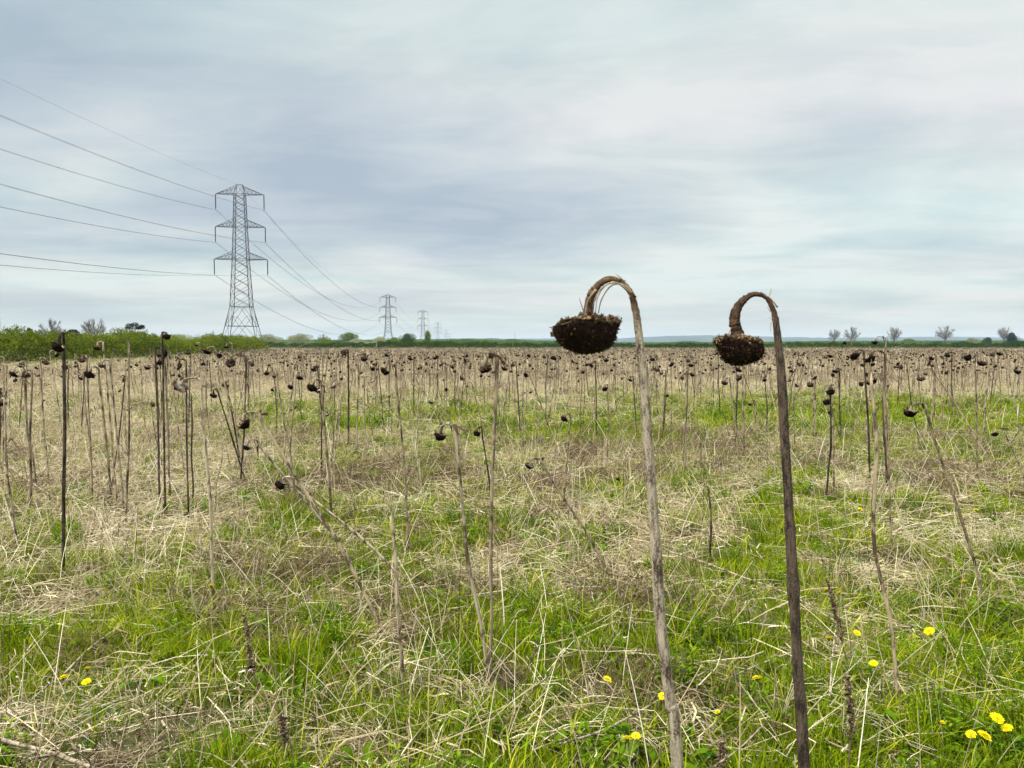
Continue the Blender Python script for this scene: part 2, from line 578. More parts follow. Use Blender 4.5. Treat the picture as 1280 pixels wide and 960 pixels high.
def ridge(Yd, pts, depth, seed):
    """hill whose crest follows (photo x, height above the horizon in photo px) at distance Yd"""
    r = np.random.default_rng(seed)
    xs = np.linspace(-300, 1600, 420)
    h = np.interp(xs, [p[0] for p in pts], [p[1] for p in pts])
    h = h * (1 + 0.05 * np.sin(xs / 37 + seed)) + vnoise(xs, xs * 0, 9) * 0.7 + r.random(len(xs)) * 0.28
    H = np.maximum(h, 0) / F * Yd
    XX = (xs - 640) / F * Yd
    prof = [(-0.5, 0.0), (-0.38, 0.16), (-0.2, 0.62), (0.0, 1.0), (0.3, 0.55), (0.6, 0.0)]
    V = np.stack([np.stack([XX, np.full_like(XX, Yd + a * depth), H * f - (0.5 if f == 0 else 0)], -1) for a, f in prof], 1)
    k = len(prof)
    i = np.arange(len(xs) - 1)[:, None] * k + np.arange(k - 1)[None]
    mb = MB()
    mb.add(V.reshape(-1, 3), np.stack([i, i + k, i + k + 1, i + 1], -1).reshape(-1, 4))
    o = mb.build('hills', M['hill'], smooth=True)
    return tag(o, kind='structure')


ridge(5200, [(-300, 3), (200, 4), (520, 5), (600, 6), (690, 6.5), (770, 7), (830, 10), (880, 10.5), (960, 9), (1040, 8), (1130, 8), (1230, 9), (1290, 7), (1600, 4)], 1500, 2)
ridge(3000, [(-300, 3), (300, 4), (520, 6), (620, 7), (680, 5), (760, 2.5), (900, 1.5), (1040, 3.5), (1150, 5), (1300, 4.5), (1600, 5)], 900, 5)

# ------------------------------------------------------------------ ground cover: one object for each kind, from instanced tufts


def lib(meshes, name):
    c = bpy.data.collections.new(name)
    for i, me in enumerate(meshes):
        c.objects.link(bpy.data.objects.new(me.name, me))
    return c


def scatter(name, coll, P, rot, scl, idx, label, cat):
    me = bpy.data.meshes.new(name)
    n = len(P)
    me.vertices.add(n)
    me.vertices.foreach_set('co', np.asarray(P, 'f').ravel())
    for nm, dt, v, key in (('rot', 'FLOAT_VECTOR', rot, 'vector'), ('scl', 'FLOAT_VECTOR', scl, 'vector'), ('idx', 'INT', idx, 'value')):
        a = me.attributes.new(nm, dt, 'POINT')
        a.data.foreach_set(key, np.asarray(v, 'i' if dt == 'INT' else 'f').ravel())
    me.update()
    o = bpy.data.objects.new(name, me)
    COL.objects.link(o)
    ng = bpy.data.node_groups.new(name, 'GeometryNodeTree')
    ng.interface.new_socket('Geometry', in_out='INPUT', socket_type='NodeSocketGeometry')
    ng.interface.new_socket('Geometry', in_out='OUTPUT', socket_type='NodeSocketGeometry')
    N, K = ng.nodes, ng.links
    gi, go = N.new('NodeGroupInput'), N.new('NodeGroupOutput')
    ci = N.new('GeometryNodeCollectionInfo')
    ci.inputs['Collection'].default_value = coll
    ci.inputs['Separate Children'].default_value = True
    ci.inputs['Reset Children'].default_value = True
    ip = N.new('GeometryNodeInstanceOnPoints')
    ip.inputs['Pick Instance'].default_value = True
    K.new(gi.outputs[0], ip.inputs['Points'])
    K.new(ci.outputs[0], ip.inputs['Instance'])

    def na(nm, dt):
        a = N.new('GeometryNodeInputNamedAttribute')
        a.data_type = dt
        a.inputs['Name'].default_value = nm
        return a.outputs['Attribute']
    K.new(na('idx', 'INT'), ip.inputs['Instance Index'])
    K.new(na('scl', 'FLOAT_VECTOR'), ip.inputs['Scale'])
    e2r = N.new('FunctionNodeEulerToRotation')
    K.new(na('rot', 'FLOAT_VECTOR'), e2r.inputs[0])
    K.new(e2r.outputs[0], ip.inputs['Rotation'])
    K.new(ip.outputs[0], go.inputs[0])
    md = o.modifiers.new('scatter', 'NODES')
    md.node_group = ng
    return tag(o, label, cat, kind='stuff')


def U(a, b, n=None):
    return rng.uniform(a, b, n)


def tuft(n, rad, h, w, lean, rmean=0.5, curl=0.6):
    mb = MB()
    a = U(0, 2 * np.pi, n); r = rad * np.sqrt(U(0, 1, n))
    b0 = np.stack([r * np.cos(a), r * np.sin(a), np.full(n, -0.015)], -1)
    H = U(h[0], h[1], n)
    d = a + U(-1.2, 1.2, n)
    l = U(lean[0], lean[1], n)
    dirv = np.stack([np.cos(d), np.sin(d), np.zeros(n)], -1)
    t = np.array([0, 0.4, 0.75, 1.0])
    bend = t ** 1.8
    Zs = H[:, None] * (t - curl * 0.35 * l[:, None] * t ** 3)
    P = b0[:, None] + dirv[:, None] * (H * l)[:, None, None] * bend[None, :, None]
    P[:, :, 2] += Zs
    W = U(w[0], w[1], n)[:, None] * np.array([0.8, 1.0, 0.7, 0.12])
    sa = d + np.pi / 2 + U(-0.6, 0.6, n)
    side = np.stack([np.cos(sa), np.sin(sa), np.zeros(n)], -1)
    ribbon_batch(mb, P, W, side, np.clip(rng.normal(rmean, 0.22, n), 0, 1))
    return mb


def leaf_shape(mb, base, az, L, Wd, rise, n_seg=5, rnd=0.5, lob=0.0):
    t = np.linspace(0, 1, n_seg + 1)
    d = np.array([math.cos(az), math.sin(az), 0]); s = np.array([-math.sin(az), math.cos(az), 0])
    arc = rise * np.sin(t * 2.4) - 0.25 * rise * t
    c = base + d * (L * t)[:, None] + np.array([0, 0, 1]) * (L * arc)[:, None]
    w = Wd * np.sin(np.pi * np.clip(t * 0.9 + 0.08, 0, 1)) * (1 + lob * np.where(np.arange(n_seg + 1) % 2, 0.6, -0.5))
    l = c - s * w[:, None] + np.array([0, 0, 0.25 * Wd]); r = c + s * w[:, None] + np.array([0, 0, 0.25 * Wd])
    V = np.concatenate([l, c, r])
    k = n_seg + 1
    i = np.arange(n_seg)
    mb.add(V, np.concatenate([np.stack([i, i + k, i + k + 1, i + 1], -1), np.stack([i + k, i + 2 * k, i + 2 * k + 1, i + k + 1], -1)]), rnd)


def rosette(n, L, Wd, rise, lob, rm=0.5):
    mb = MB()
    for i in range(n):
        az = i * 2.4 + U(-.3, .3)
        leaf_shape(mb, np.array([U(-.01, .01), U(-.01, .01), 0.0]), az, U(*L), U(*Wd), U(*rise), 7, np.clip(rng.normal(rm, .2), 0, 1), lob)
    return mb


def leafy_weed(n, h, rad):
    """soft plants with many small divided leaves (cleavers, mayweed)"""
    mb = MB()
    for i in range(n):
        a = U(0, 6.28); r = rad * math.sqrt(U(0, 1)); H = U(*h)
        base = np.array([r * math.cos(a), r * math.sin(a), 0]); top = base + np.array([U(-.05, .05), U(-.05, .05), H])
        rr = np.clip(rng.normal(.5, .2), 0, 1)
        tube_batch(mb, np.array([[base, (base + top) / 2 + U(-.01, .01, 3), top]]), np.array([[.0016, .0014, .0008]]), 3, rr)
        for k in range(9):
            t = (k + 1) / 9
            p = base * (1 - t) + top * t
            leaf_shape(mb, p, U(0, 6.28), U(.018, .04), U(.003, .007), U(.1, .7), 3, np.clip(rr + U(-.2, .2), 0, 1))
    return mb


def straw_litter(n, rad, L, rr, elev, kink=0.5, zmax=0.08, rm=0.55, k=4, m=3):
    mb = MB()
    a = U(0, 2 * np.pi, n); r = rad * np.sqrt(U(0, 1, n))
    c = np.stack([r * np.cos(a), r * np.sin(a), U(0.0, zmax, n)], -1)
    az = U(0, 2 * np.pi, n); el = np.abs(rng.normal(0, elev, n)); Ln = U(L[0], L[1], n)
    d = np.stack([np.cos(az) * np.cos(el), np.sin(az) * np.cos(el), np.sin(el)], -1)
    t = np.linspace(0, 1, k)
    P = c[:, None] + d[:, None] * (Ln[:, None, None] * (t - 0.15)[None, :, None])
    # a kink in some of them and a slight bow in all
    bow = rng.normal(0, 1, (n, 3)) * np.array([1, 1, 0.5])
    P += bow[:, None] * (Ln[:, None, None] * 0.07 * np.sin(np.pi * t)[None, :, None])
    kn = rng.random(n) < kink
    off = rng.normal(0, 1, (n, 3)) * np.array([1, 1, 0.4]) * Ln[:, None] * 0.28
    off[:, 2] -= Ln * 0.08
    P[kn, -1] += off[kn]
    P[:, :, 2] = np.maximum(P[:, :, 2], 0.004)
    R = U(rr[0], rr[1], n)[:, None] * np.linspace(1, 0.6, k)[None]
    tube_batch(mb, P, R, m, np.clip(rng.normal(rm, 0.25, n), 0, 1))
    return mb


def curls(mb, n, rad, zr, L, w, rm=0.5):
    """thin withered leaves, curled any way round"""
    a = U(0, 2 * np.pi, n); r = rad * np.sqrt(U(0, 1, n))
    c = np.stack([r * np.cos(a), r * np.sin(a), U(zr[0], zr[1], n)], -1)
    Ln = U(L[0], L[1], n)
    d0 = norm(rng.normal(0, 1, (n, 3)) * np.array([1, 1, 0.5])); d1 = norm(d0 + rng.normal(0, 0.8, (n, 3)) - np.array([0, 0, 0.4]))
    d2 = norm(d1 + rng.normal(0, 0.9, (n, 3)) - np.array([0, 0, 0.3]))
    P = np.stack([c, c + d0 * Ln[:, None] * .35, c + d0 * Ln[:, None] * .35 + d1 * Ln[:, None] * .35, c + d0 * Ln[:, None] * .35 + d1 * Ln[:, None] * .35 + d2 * Ln[:, None] * .3], 1)
    P[:, :, 2] = np.maximum(P[:, :, 2], 0.003)
    W = U(w[0], w[1], n)[:, None] * np.array([.7, 1, .8, .15])
    ribbon_batch(mb, P, W, norm(rng.normal(0, 1, (n, 3))), np.clip(rng.normal(rm, 0.25, n), 0, 1))


def standing(n, rad, H, rr, tilt, rm=0.5):
    mb = MB()
    a = U(0, 2 * np.pi, n); r = rad * np.sqrt(U(0, 1, n)); h = U(H[0], H[1], n); tl = np.abs(rng.normal(0, tilt, n)); d = U(0, 2 * np.pi, n)
    b0 = np.stack([r * np.cos(a), r * np.sin(a), np.zeros(n)], -1)
    t = np.linspace(0, 1, 4)
    dv = np.stack([np.cos(d), np.sin(d), np.zeros(n)], -1)
    P = b0[:, None] + dv[:, None] * (h * np.sin(tl))[:, None, None] * (t ** 1.3)[None, :, None]
    P[:, :, 2] += h[:, None] * np.cos(tl)[:, None] * t[None]
    kn = rng.random(n) < 0.35
    P[kn, -1] = P[kn, -2] + np.stack([np.cos(d[kn]) * .1, np.sin(d[kn]) * .1, U(-.08, .03, kn.sum())], -1) * (h[kn] / .35)[:, None]
    tube_batch(mb, P, U(rr[0], rr[1], n)[:, None] * np.array([1, .9, .75, .5]), 3, np.clip(rng.normal(rm, .22, n), 0, 1))
    return mb


def tangle(n, rad, hh, L, rm=0.4):
    """heap of fine dead twigs"""
    mb = MB()
    a = U(0, 2 * np.pi, n); r = rad * np.sqrt(U(0, 1, n)); top = hh * np.clip(1 - (r / rad) ** 2, 0.1, 1)
    c = np.stack([r * np.cos(a), r * np.sin(a), U(0, 1, n) * top], -1)
    Ln = U(L[0], L[1], n)
    P = [c]
    d = norm(rng.normal(0, 1, (n, 3)) * np.array([1, 1, .55]))
    for i in range(4):
        P.append(P[-1] + d * Ln[:, None] / 4)
        d = norm(d + rng.normal(0, .45, (n, 3)))
    P = np.stack(P, 1)
    P[:, :, 2] = np.maximum(P[:, :, 2], .003)
    tube_batch(mb, P, U(.0010, .0024, n)[:, None] * np.linspace(1, .6, 5), 3, np.clip(rng.normal(rm, .22, n), 0, 1))
    return mb


grass_lib = lib([tuft(70, .10, (.04, .11), (.0025, .005), (.1, .9), .5).mesh('tuft_short', M['grass']),
                 tuft(60, .09, (.06, .13), (.003, .006), (.2, 1.0), .42).mesh('tuft_tall', M['grass']),
                 tuft(130, .12, (.025, .065), (.0016, .003), (.1, .9), .62).mesh('tuft_fine', M['grass']),
                 tuft(40, .07, (.08, .19), (.003, .0055), (.2, .8), .45).mesh('tuft_long', M['grass'])], 'grass_library')
broad_lib = lib([rosette(11, (.07, .15), (.009, .018), (.2, .8), .5).mesh('rosette_toothed', M['broad']),
                 rosette(9, (.07, .14), (.010, .018), (.4, 1.1), 0, .4).mesh('rosette_dock', M['broad']),
                 leafy_weed(26, (.05, .16), .13).mesh('leafy_weed', M['broad'])], 'broad_library')


def L1(n, **k):
    mb = straw_litter(n, .32, **k); curls(mb, 40, .32, (0, .07), (.05, .18), (.003, .009), .62); return mb


straw_lib = lib([L1(24, L=(.10, .45), rr=(.0014, .0034), elev=.18).mesh('litter_mixed', M['straw']),
                 L1(28, L=(.08, .3), rr=(.0012, .0027), elev=.3).mesh('litter_fine', M['straw']),
                 L1(9, L=(.2, .55), rr=(.0016, .0034), elev=.1, rm=.6).mesh('litter_long', M['straw']),
                 standing(9, .2, (.12, .42), (.0012, .0026), .5, .6).mesh('dry_culms', M['straw']),
                 standing(16, .22, (.06, .24), (.0011, .0022), .8, .6).mesh('dry_culms_short', M['straw'])], 'straw_library')


def sheaf(n, rad, L, rr):
    """flattened bundle of bent culms fanning out of one root"""
    mb = MB()
    az0 = U(0, 6.283)
    a = az0 + rng.normal(0, .75, n)
    el = np.abs(rng.normal(.25, .25, n))
    Ln = U(L[0], L[1], n)
    c = np.stack([rng.normal(0, rad * .3, n), rng.normal(0, rad * .3, n), U(0, .05, n)], -1)
    d = np.stack([np.cos(a) * np.cos(el), np.sin(a) * np.cos(el), np.sin(el)], -1)
    m1 = c + d * Ln[:, None] * .45
    d2 = norm(d + rng.normal(0, .45, (n, 3)) - np.array([0, 0, .9]))
    e = m1 + d2 * Ln[:, None] * .5
    P = np.stack([c, c + d * Ln[:, None] * .25 + np.array([0, 0, .01]), m1, (m1 + e) / 2, e], 1)
    P[:, :, 2] = np.maximum(P[:, :, 2], .005)
    tube_batch(mb, P, U(rr[0], rr[1], n)[:, None] * np.linspace(1, .6, 5), 3, np.clip(rng.normal(.66, .24, n), 0, 1))
    curls(mb, n, rad, (0, .08), (.08, .22), (.003, .008), .6)
    return mb


sheaf_lib = lib([sheaf(34, .16, (.14, .42), (.0013, .0032)).mesh('sheaf_wide', M['straw']),
                 sheaf(22, .10, (.12, .32), (.0013, .003)).mesh('sheaf_small', M['straw']),
                 standing(13, .07, (.10, .34), (.0014, .0034), .35, .62).mesh('stubble', M['straw']),
                 standing(9, .12, (.35, .85), (.0012, .0024), .45, .4).mesh('tall_culms', M['weed'])], 'sheaf_library')


def T1(*a, **k):
    mb = tangle(*a, **k); curls(mb, 90, a[1], (0, a[2] * .7), (.03, .1), (.003, .009), .35); return mb


weed_lib = lib([T1(170, .26, .2, (.12, .34)).mesh('tangle_round', M['weed']),
                T1(130, .3, .12, (.1, .3), rm=.5).mesh('tangle_flat', M['weed']),
                T1(110, .17, .26, (.1, .26), rm=.35).mesh('tangle_upright', M['weed'])], 'weed_library')

# where things are green, strawy or tangled; patches set from the photograph's ground
GREEN_SPOTS = [((130, 800), 0.55, 1.0), ((30, 830), .45, 1.0), ((430, 820), .35, .9), ((620, 840), .7, .7), ((560, 700), .4, .3), ((930, 720), .9, .5), ((1010, 880), .7, .8), ((1180, 800), .9, .6),
               ((390, 640), .5, .8), ((730, 545), 2.2, .9), ((1130, 560), 2.2, .7), ((400, 535), 1.8, .8), ((850, 600), 1.2, .35), ((1180, 515), 4.0, .8), ((560, 520), 2.5, .7), ((320, 520), 2.5, .6), ((1000, 640), 1.2, .5), ((960, 520), 3, .7), ((860, 500), 4, .55)]
WEED_SPOTS = [((520, 600), 1.1, 1.0), ((640, 620), .9, .8), ((420, 625), .8, .7), ((760, 575), 1.3, .7), ((880, 560), 1.5, .6), ((120, 830), .22, .9), ((170, 790), .22, .8), ((300, 790), .2, .9), ((400, 730), .3, .8), ((530, 755), .35, .7),
              ((790, 890), .25, 1.0), ((330, 560), 1.2, .5), ((1060, 590), 1.0, .7), ((930, 580), 1.0, .5), ((1230, 610), .8, .5), ((900, 770), .3, .6), ((250, 880), .2, .6), ((1250, 560), 1.2, .6), ((190, 600), .8, .2)]
STRAW_SPOTS = [((100, 640), 1.3, 1.0), ((60, 540), 3.0, 1.0), ((200, 560), 1.8, .8), ((40, 700), .5, .7), ((530, 900), .45, .9), ((280, 900), .4, .7), ((400, 900), .35, .8), ((800, 900), .3, .7), ((300, 700), .7, .6), ((700, 690), .8, .4), ((1100, 880), .5, .5), ((1130, 760), .5, .4), ((480, 750), .5, .5)]


def spots(lst, x, y):
    v = np.zeros_like(x)
    for (p, r, a) in lst:
        c = gp(*p)
        v = np.maximum(v, a * np.exp(-(((x - c[0]) / r) ** 2 + ((y - c[1]) / (r * 1.1)) ** 2)))
    return v


def fields(x, y):
    d = y
    far = np.clip((d - 19) / 10, 0, 1)
    nz = np.clip((vnoise(x, y, 1.3) * .55 + vnoise(x, y, .45) * .45 - .5) * 1.6 + .5, 0, 1)
    nzb = vnoise(x + 50, y - 9, 5.0)
    near_green = np.clip(1.3 - d / 9, .5, 1)
    gr = near_green * (.18 + 1.2 * np.clip((nz - .3) * 2.2, 0, 1))
    gr = np.where(d > 8, np.clip((nzb - .12) * 1.9, .3, 1) * np.clip((x / d + .42) * 5, .18, 1), gr)
    gr = gr * (1 - far * .93) * (1 - .25 * np.exp(-((d - 8) / 2.2) ** 2))
    gr = np.clip(np.maximum(gr, spots(GREEN_SPOTS, x, y) * 1.2), 0, 1.02)
    st = .18 + 1.1 * vnoise(x - 30, y, .8) ** 1.7 + .3 * vnoise(x + 70, y, .35) + far * .7
    st = st * (1 - .62 * np.clip(gr, 0, 1) ** 1.5 * (1 - far))
    st = st + .5 * np.clip((-.3 - x / d) * 5, 0, 1) * (d > 4.5)
    st = st * (1 - .55 * spots(GREEN_SPOTS, x, y)) + spots(STRAW_SPOTS, x, y) * 1.4
    wd = np.clip((vnoise(x + 9, y + 4, 1.1) - .55) * 1.6, 0, 1) * .5 * (d < 30) + .4 * np.clip((d - 26) / 8, 0, 1) + spots(WEED_SPOTS, x, y) * 1.4
    return gr, st, wd


def fan(y0, y1, per_m2):
    """random ground points in the fan the camera can see, plus a margin on both sides"""
    area = .75 * (y1 ** 2 - y0 ** 2) + 3.0 * (y1 - y0)
    n = int(area * per_m2)
    yy = np.sqrt(U(y0 ** 2, y1 ** 2, n))
    xx = U(-1, 1, n) * (.75 * yy + 1.5)
    return xx, yy


def cover(name, coll, bands, which, nlib, label, cat, tilt=.15, wts=None, ymaxleft=None):
    Ps, Rs, Ss, Is = [], [], [], []
    for (y0, y1, dn, s, sz) in bands:
        x, y = fan(y0, y1, dn)
        f = fields(x, y)[which]
        keep = rng.random(len(x)) < f
        keep &= x > -41 - np.clip((y - 125) / 15, 0, 1) * 45      # the field ends at the hedge
        x, y = x[keep], y[keep]
        n = len(x)
        Ps.append(np.stack([x, y, ground_z(x, y)], -1))
        Rs.append(np.stack([rng.normal(0, tilt, n), rng.normal(0, tilt, n), U(0, 6.283, n)], -1))
        k = U(.7, 1.3, n)
        Ss.append(np.stack([k * s, k * s, U(.75, 1.25, n) * sz], -1))
        p = np.array(wts if wts else [1] * nlib, float)
        Is.append(rng.choice(nlib, n, p=p / p.sum()))
    P = np.concatenate(Ps)
    print(name, len(P))
    return scatter(name, coll, P, np.concatenate(Rs), np.concatenate(Ss), np.concatenate(Is), label, cat)


cover('green_grass', grass_lib, [(.9, 6, 210, 1, 1.05), (6, 14, 120, 1.25, 1.2), (14, 35, 36, 2.0, 1.4), (35, 100, 5, 4, 1.24)], 0, 4,
      'fresh green grass growing through the dead straw', 'grass', .12, (3, 3, 3, 1))
cover('broad_leaved_weeds', broad_lib, [(.9, 6, 16, 1, 1), (6, 14, 9, 1.2, 1.2), (14, 30, 2.5, 2, 1.6)], 0, 3,
      'low green rosettes and soft leafy weeds between grass blades', 'weeds', .2, (3, 1.3, 3))
cover('dry_straw', straw_lib, [(.9, 6, 32, 1, 1), (6, 14, 32, 1.15, 1.1), (14, 35, 13, 1.7, 1.15), (35, 100, 3.8, 3.5, 1.1), (100, 207, 1.2, 6, 1.2)], 1, 5,
      'pale bleached straw lying and standing all over the field', 'straw', .12, (4, 4, 1.6, 2.6, 3))
cover('straw_bundles', sheaf_lib, [(.9, 6, 6.5, 1, 1), (6, 14, 5, 1.15, 1.1), (14, 30, 2.2, 1.6, 1.2)], 1, 4,
      'bent bundles and stubble of pale dead stalks tangled in the grass', 'straw', .15, (2.6, 2.6, 2.4, 1.3))
cover('dead_weed_tangles', weed_lib, [(.9, 6, 7, 1, 1), (6, 14, 5.5, 1.2, 1.1), (14, 32, 1.6, 1.8, 1.3), (32, 100, 1.1, 3.2, 1.2), (100, 205, .25, 6, 1.6)], 2, 3,
      'grey brown tangles of dead weeds heaped on the ground', 'dead weeds', .15, (3, 3, 2))

# ------------------------------------------------------------------ sunflowers


def lathe(mb, c, axis, prof, m, jit=0.0, rnd=0.5, mi=0):
    """prof = [(distance along axis, radius)], closed at both ends"""
    axis = np.asarray(axis, float) / np.linalg.norm(axis)
    A = np.cross(axis, [0.31, 0.11, 0.94] if abs(axis[2]) < .8 else [1, .2, 0]); A /= np.linalg.norm(A)
    B = np.cross(axis, A)
    th = np.arange(m) * 2 * np.pi / m
    V = []
    for s, r in prof:
        rr = r * (1 + jit * rng.normal(0, 1, m)) if r > 0 else np.zeros(m)
        sj = s + jit * prof[len(prof) // 2][1] * rng.normal(0, .6, m)
        V.append(np.asarray(c) + axis * sj[:, None] + (np.cos(th) * rr)[:, None] * A + (np.sin(th) * rr)[:, None] * B)
    V = np.concatenate(V)
    k = len(prof)
    i = np.arange(k - 1)[:, None] * m; j = np.arange(m)[None]
    q = np.stack([i + j, i + (j + 1) % m, i + m + (j + 1) % m, i + m + j], -1).reshape(-1, 4)
    mb.add(V, q, rnd, mi)
    off = mb.n - len(V)
    for fc in (off + np.arange(m)[::-1], off + (k - 1) * m + np.arange(m)):
        mb.L.append(fc); mb.S.append(np.array([m])); mb.M.append(np.array([mi]))
    return A, B, axis


def head_meshes(c, axis, hr, dome, detail, side_bracts, pale=False, asym=0.0):
    """returns (receptacle + seed face) builder and bract builder; c = where the neck joins"""
    mb = MB()
    m = (10, 16, 40)[detail]
    jit = (.17, .14, .035)[detail]
    if detail < 2:
        dome = dome * U(.8, 1.9)
        axis = np.asarray(axis) + rng.normal(0, .35, 3)
    prof_back = [(0, .16 * hr), (.08 * hr, .38 * hr), (.13 * hr, .66 * hr), (.16 * hr, .88 * hr), (.24 * hr, 1.0 * hr)]
    dm = dome * hr
    prof_face = [(.24 * hr, .985 * hr), (.24 * hr + .35 * dm, .95 * hr), (.24 * hr + .65 * dm, .78 * hr), (.24 * hr + .88 * dm, .48 * hr), (.24 * hr + dm, .14 * hr)]
    if detail == 2:
        xs = np.linspace(0, 1, 9)
        prof_back = [(hr * (.24 * t ** 1.2), hr * np.interp(t, [0, .25, .6, .85, 1], [.2, .42, .74, .93, 1.0])) for t in xs]
        tt = np.linspace(0, math.pi / 2, 12)
        prof_face = [(.24 * hr + dm * math.sin(t), .99 * hr * max(.05, math.cos(t) ** .85)) for t in tt]
    A, B, ax = lathe(mb, c, axis, prof_back, m, jit, .5, 0)
    lathe(mb, c, axis, prof_face, m, jit, .5, 1)
    if detail == 2:
        # withered seed cases packed on the dome: small pointed studs on a spiral
        n = 520
        i = np.arange(n)
        t = np.arcsin(np.clip(1 - (i + .5) / n, 0, 1))        # pi/2 at the middle, 0 at the rim
        ph = i * 2.39996
        rad = .99 * hr * np.cos(t) ** .85
        zz = .24 * hr + dm * np.sin(t)
        C = np.asarray(c) + ax * zz[:, None] + (np.cos(ph) * rad)[:, None] * A + (np.sin(ph) * rad)[:, None] * B
        mid = np.asarray(c) + ax * (.3 * hr)
        N = norm(C - mid)
        sz = U(.0022, .0042, n)
        T1_ = norm(np.cross(N, ax + .01)); T2 = np.cross(N, T1_)
        tip = C + N * (sz * U(.9, 2.2, n))[:, None] + rng.normal(0, .0012, (n, 3))
        ring = [C + T1_ * sz[:, None] * .8, C + T2 * sz[:, None] * .8, C - T1_ * sz[:, None] * .8, C - T2 * sz[:, None] * .8]
        V = np.stack(ring + [tip], 1)
        b5 = np.arange(n)[:, None] * 5
        tri = np.concatenate([np.stack([b5[:, 0] + k, b5[:, 0] + (k + 1) % 4, b5[:, 0] + 4], -1) for k in range(4)])
        mb.add(V.reshape(-1, 3), tri, np.repeat(rng.random(n) ** 1.6, 5), 1)
        # crumbly bumps on the back
        n = 620
        rr = hr * np.sqrt(U(.05, 1.02, n)) ; ph = U(0, 6.283, n)
        C = np.asarray(c) + ax * (.24 * hr * (rr / hr) ** .7 * .85)[:, None] + (np.cos(ph) * rr)[:, None] * A + (np.sin(ph) * rr)[:, None] * B
        sz = U(.0025, .0065, n)
        V = np.stack([C + rng.normal(0, 1, (n, 3)) * sz[:, None] * .9 for _ in range(4)] + [C - ax * sz[:, None] * U(.5, 1.8, n)[:, None]], 1)
        mb.add(V.reshape(-1, 3), tri[:0].reshape(0, 3) if False else np.concatenate([np.stack([np.arange(n) * 5 + k, np.arange(n) * 5 + (k + 1) % 4, np.arange(n) * 5 + 4], -1) for k in range(4)]), .5, 0)
    br = None
    nb = (12, 26, 150)[detail]
    if side_bracts:
        br = MB()
        ph = U(0, 6.283, nb)
        rowt = rng.random(nb)
        r0 = hr * (1.0 - .25 * rowt)
        ct, st_ = np.cos(ph), np.sin(ph)
        rad = ct[:, None] * A + st_[:, None] * B
        P0 = np.asarray(c) + ax * (hr * (.24 - .10 * rowt))[:, None] + rad * r0[:, None]
        Lb = U(.10, .26, nb) * hr if detail == 2 else U(.35, 1.0, nb) * hr
        up = -ax
        k1 = U(.1, 1.0, nb)[:, None]
        P1 = P0 + norm(rad * .7 + up * k1 + rng.normal(0, .25, (nb, 3))) * Lb[:, None] * .5
        P2 = P1 + norm(rad * (.25 - .9 * rng.random((nb, 1))) + up * (k1 + .2) + rng.normal(0, .35, (nb, 3))) * Lb[:, None] * .5
        Pp = np.stack([P0, P1, P2], 1)
        side = norm(np.cross(rad, np.broadcast_to(ax, rad.shape)) + rng.normal(0, .2, (nb, 3)))
        wd = (U(.10, .2, nb) if detail == 2 else U(.22, .4, nb)) * hr
        ribbon_batch(br, Pp, wd[:, None] * np.array([.8, 1, .12]), side, np.clip(rng.normal(.55, .25, nb), 0, 1))
    return mb, br


def stem_builder(path, r0, r1, m, rough=.12, neck_from=None, flare=1.0):
    path = np.asarray(path, float)
    k = len(path)
    t = np.linspace(0, 1, k)
    R = r0 + (r1 - r0) * t
    if neck_from is not None:
        u = np.clip((t - neck_from) / (1 - neck_from), 0, 1)
        R = R * (1 - .25 * np.sin(np.pi * np.clip(u * 1.3, 0, 1))) * (1 + (flare - 1) * u ** 3)
    R = R * (1 + rng.normal(0, rough, k) * .6)
    mb = MB()
    tube(mb, path, R, m, .5, 0, True)
    return mb


def crook(top, lean, hook_dir, r, sweep, drop, npts=8):
    """points of a bent neck starting at top and turning over towards hook_dir"""
    d = np.array([math.cos(hook_dir), math.sin(hook_dir), 0.0])
    c = np.asarray(top) + d * r
    pts = [c + (-d * math.cos(a) + np.array([0, 0, 1]) * math.sin(a)) * r * (1 + .08 * math.sin(3 * a)) for a in np.linspace(.25, sweep, npts)]
    a = sweep
    tan = d * math.sin(a) + np.array([0, 0, 1]) * math.cos(a)
    pts.append(pts[-1] + tan * drop)
    return pts, tan


SUN_GROUP = 'dead sunflowers standing over the field'


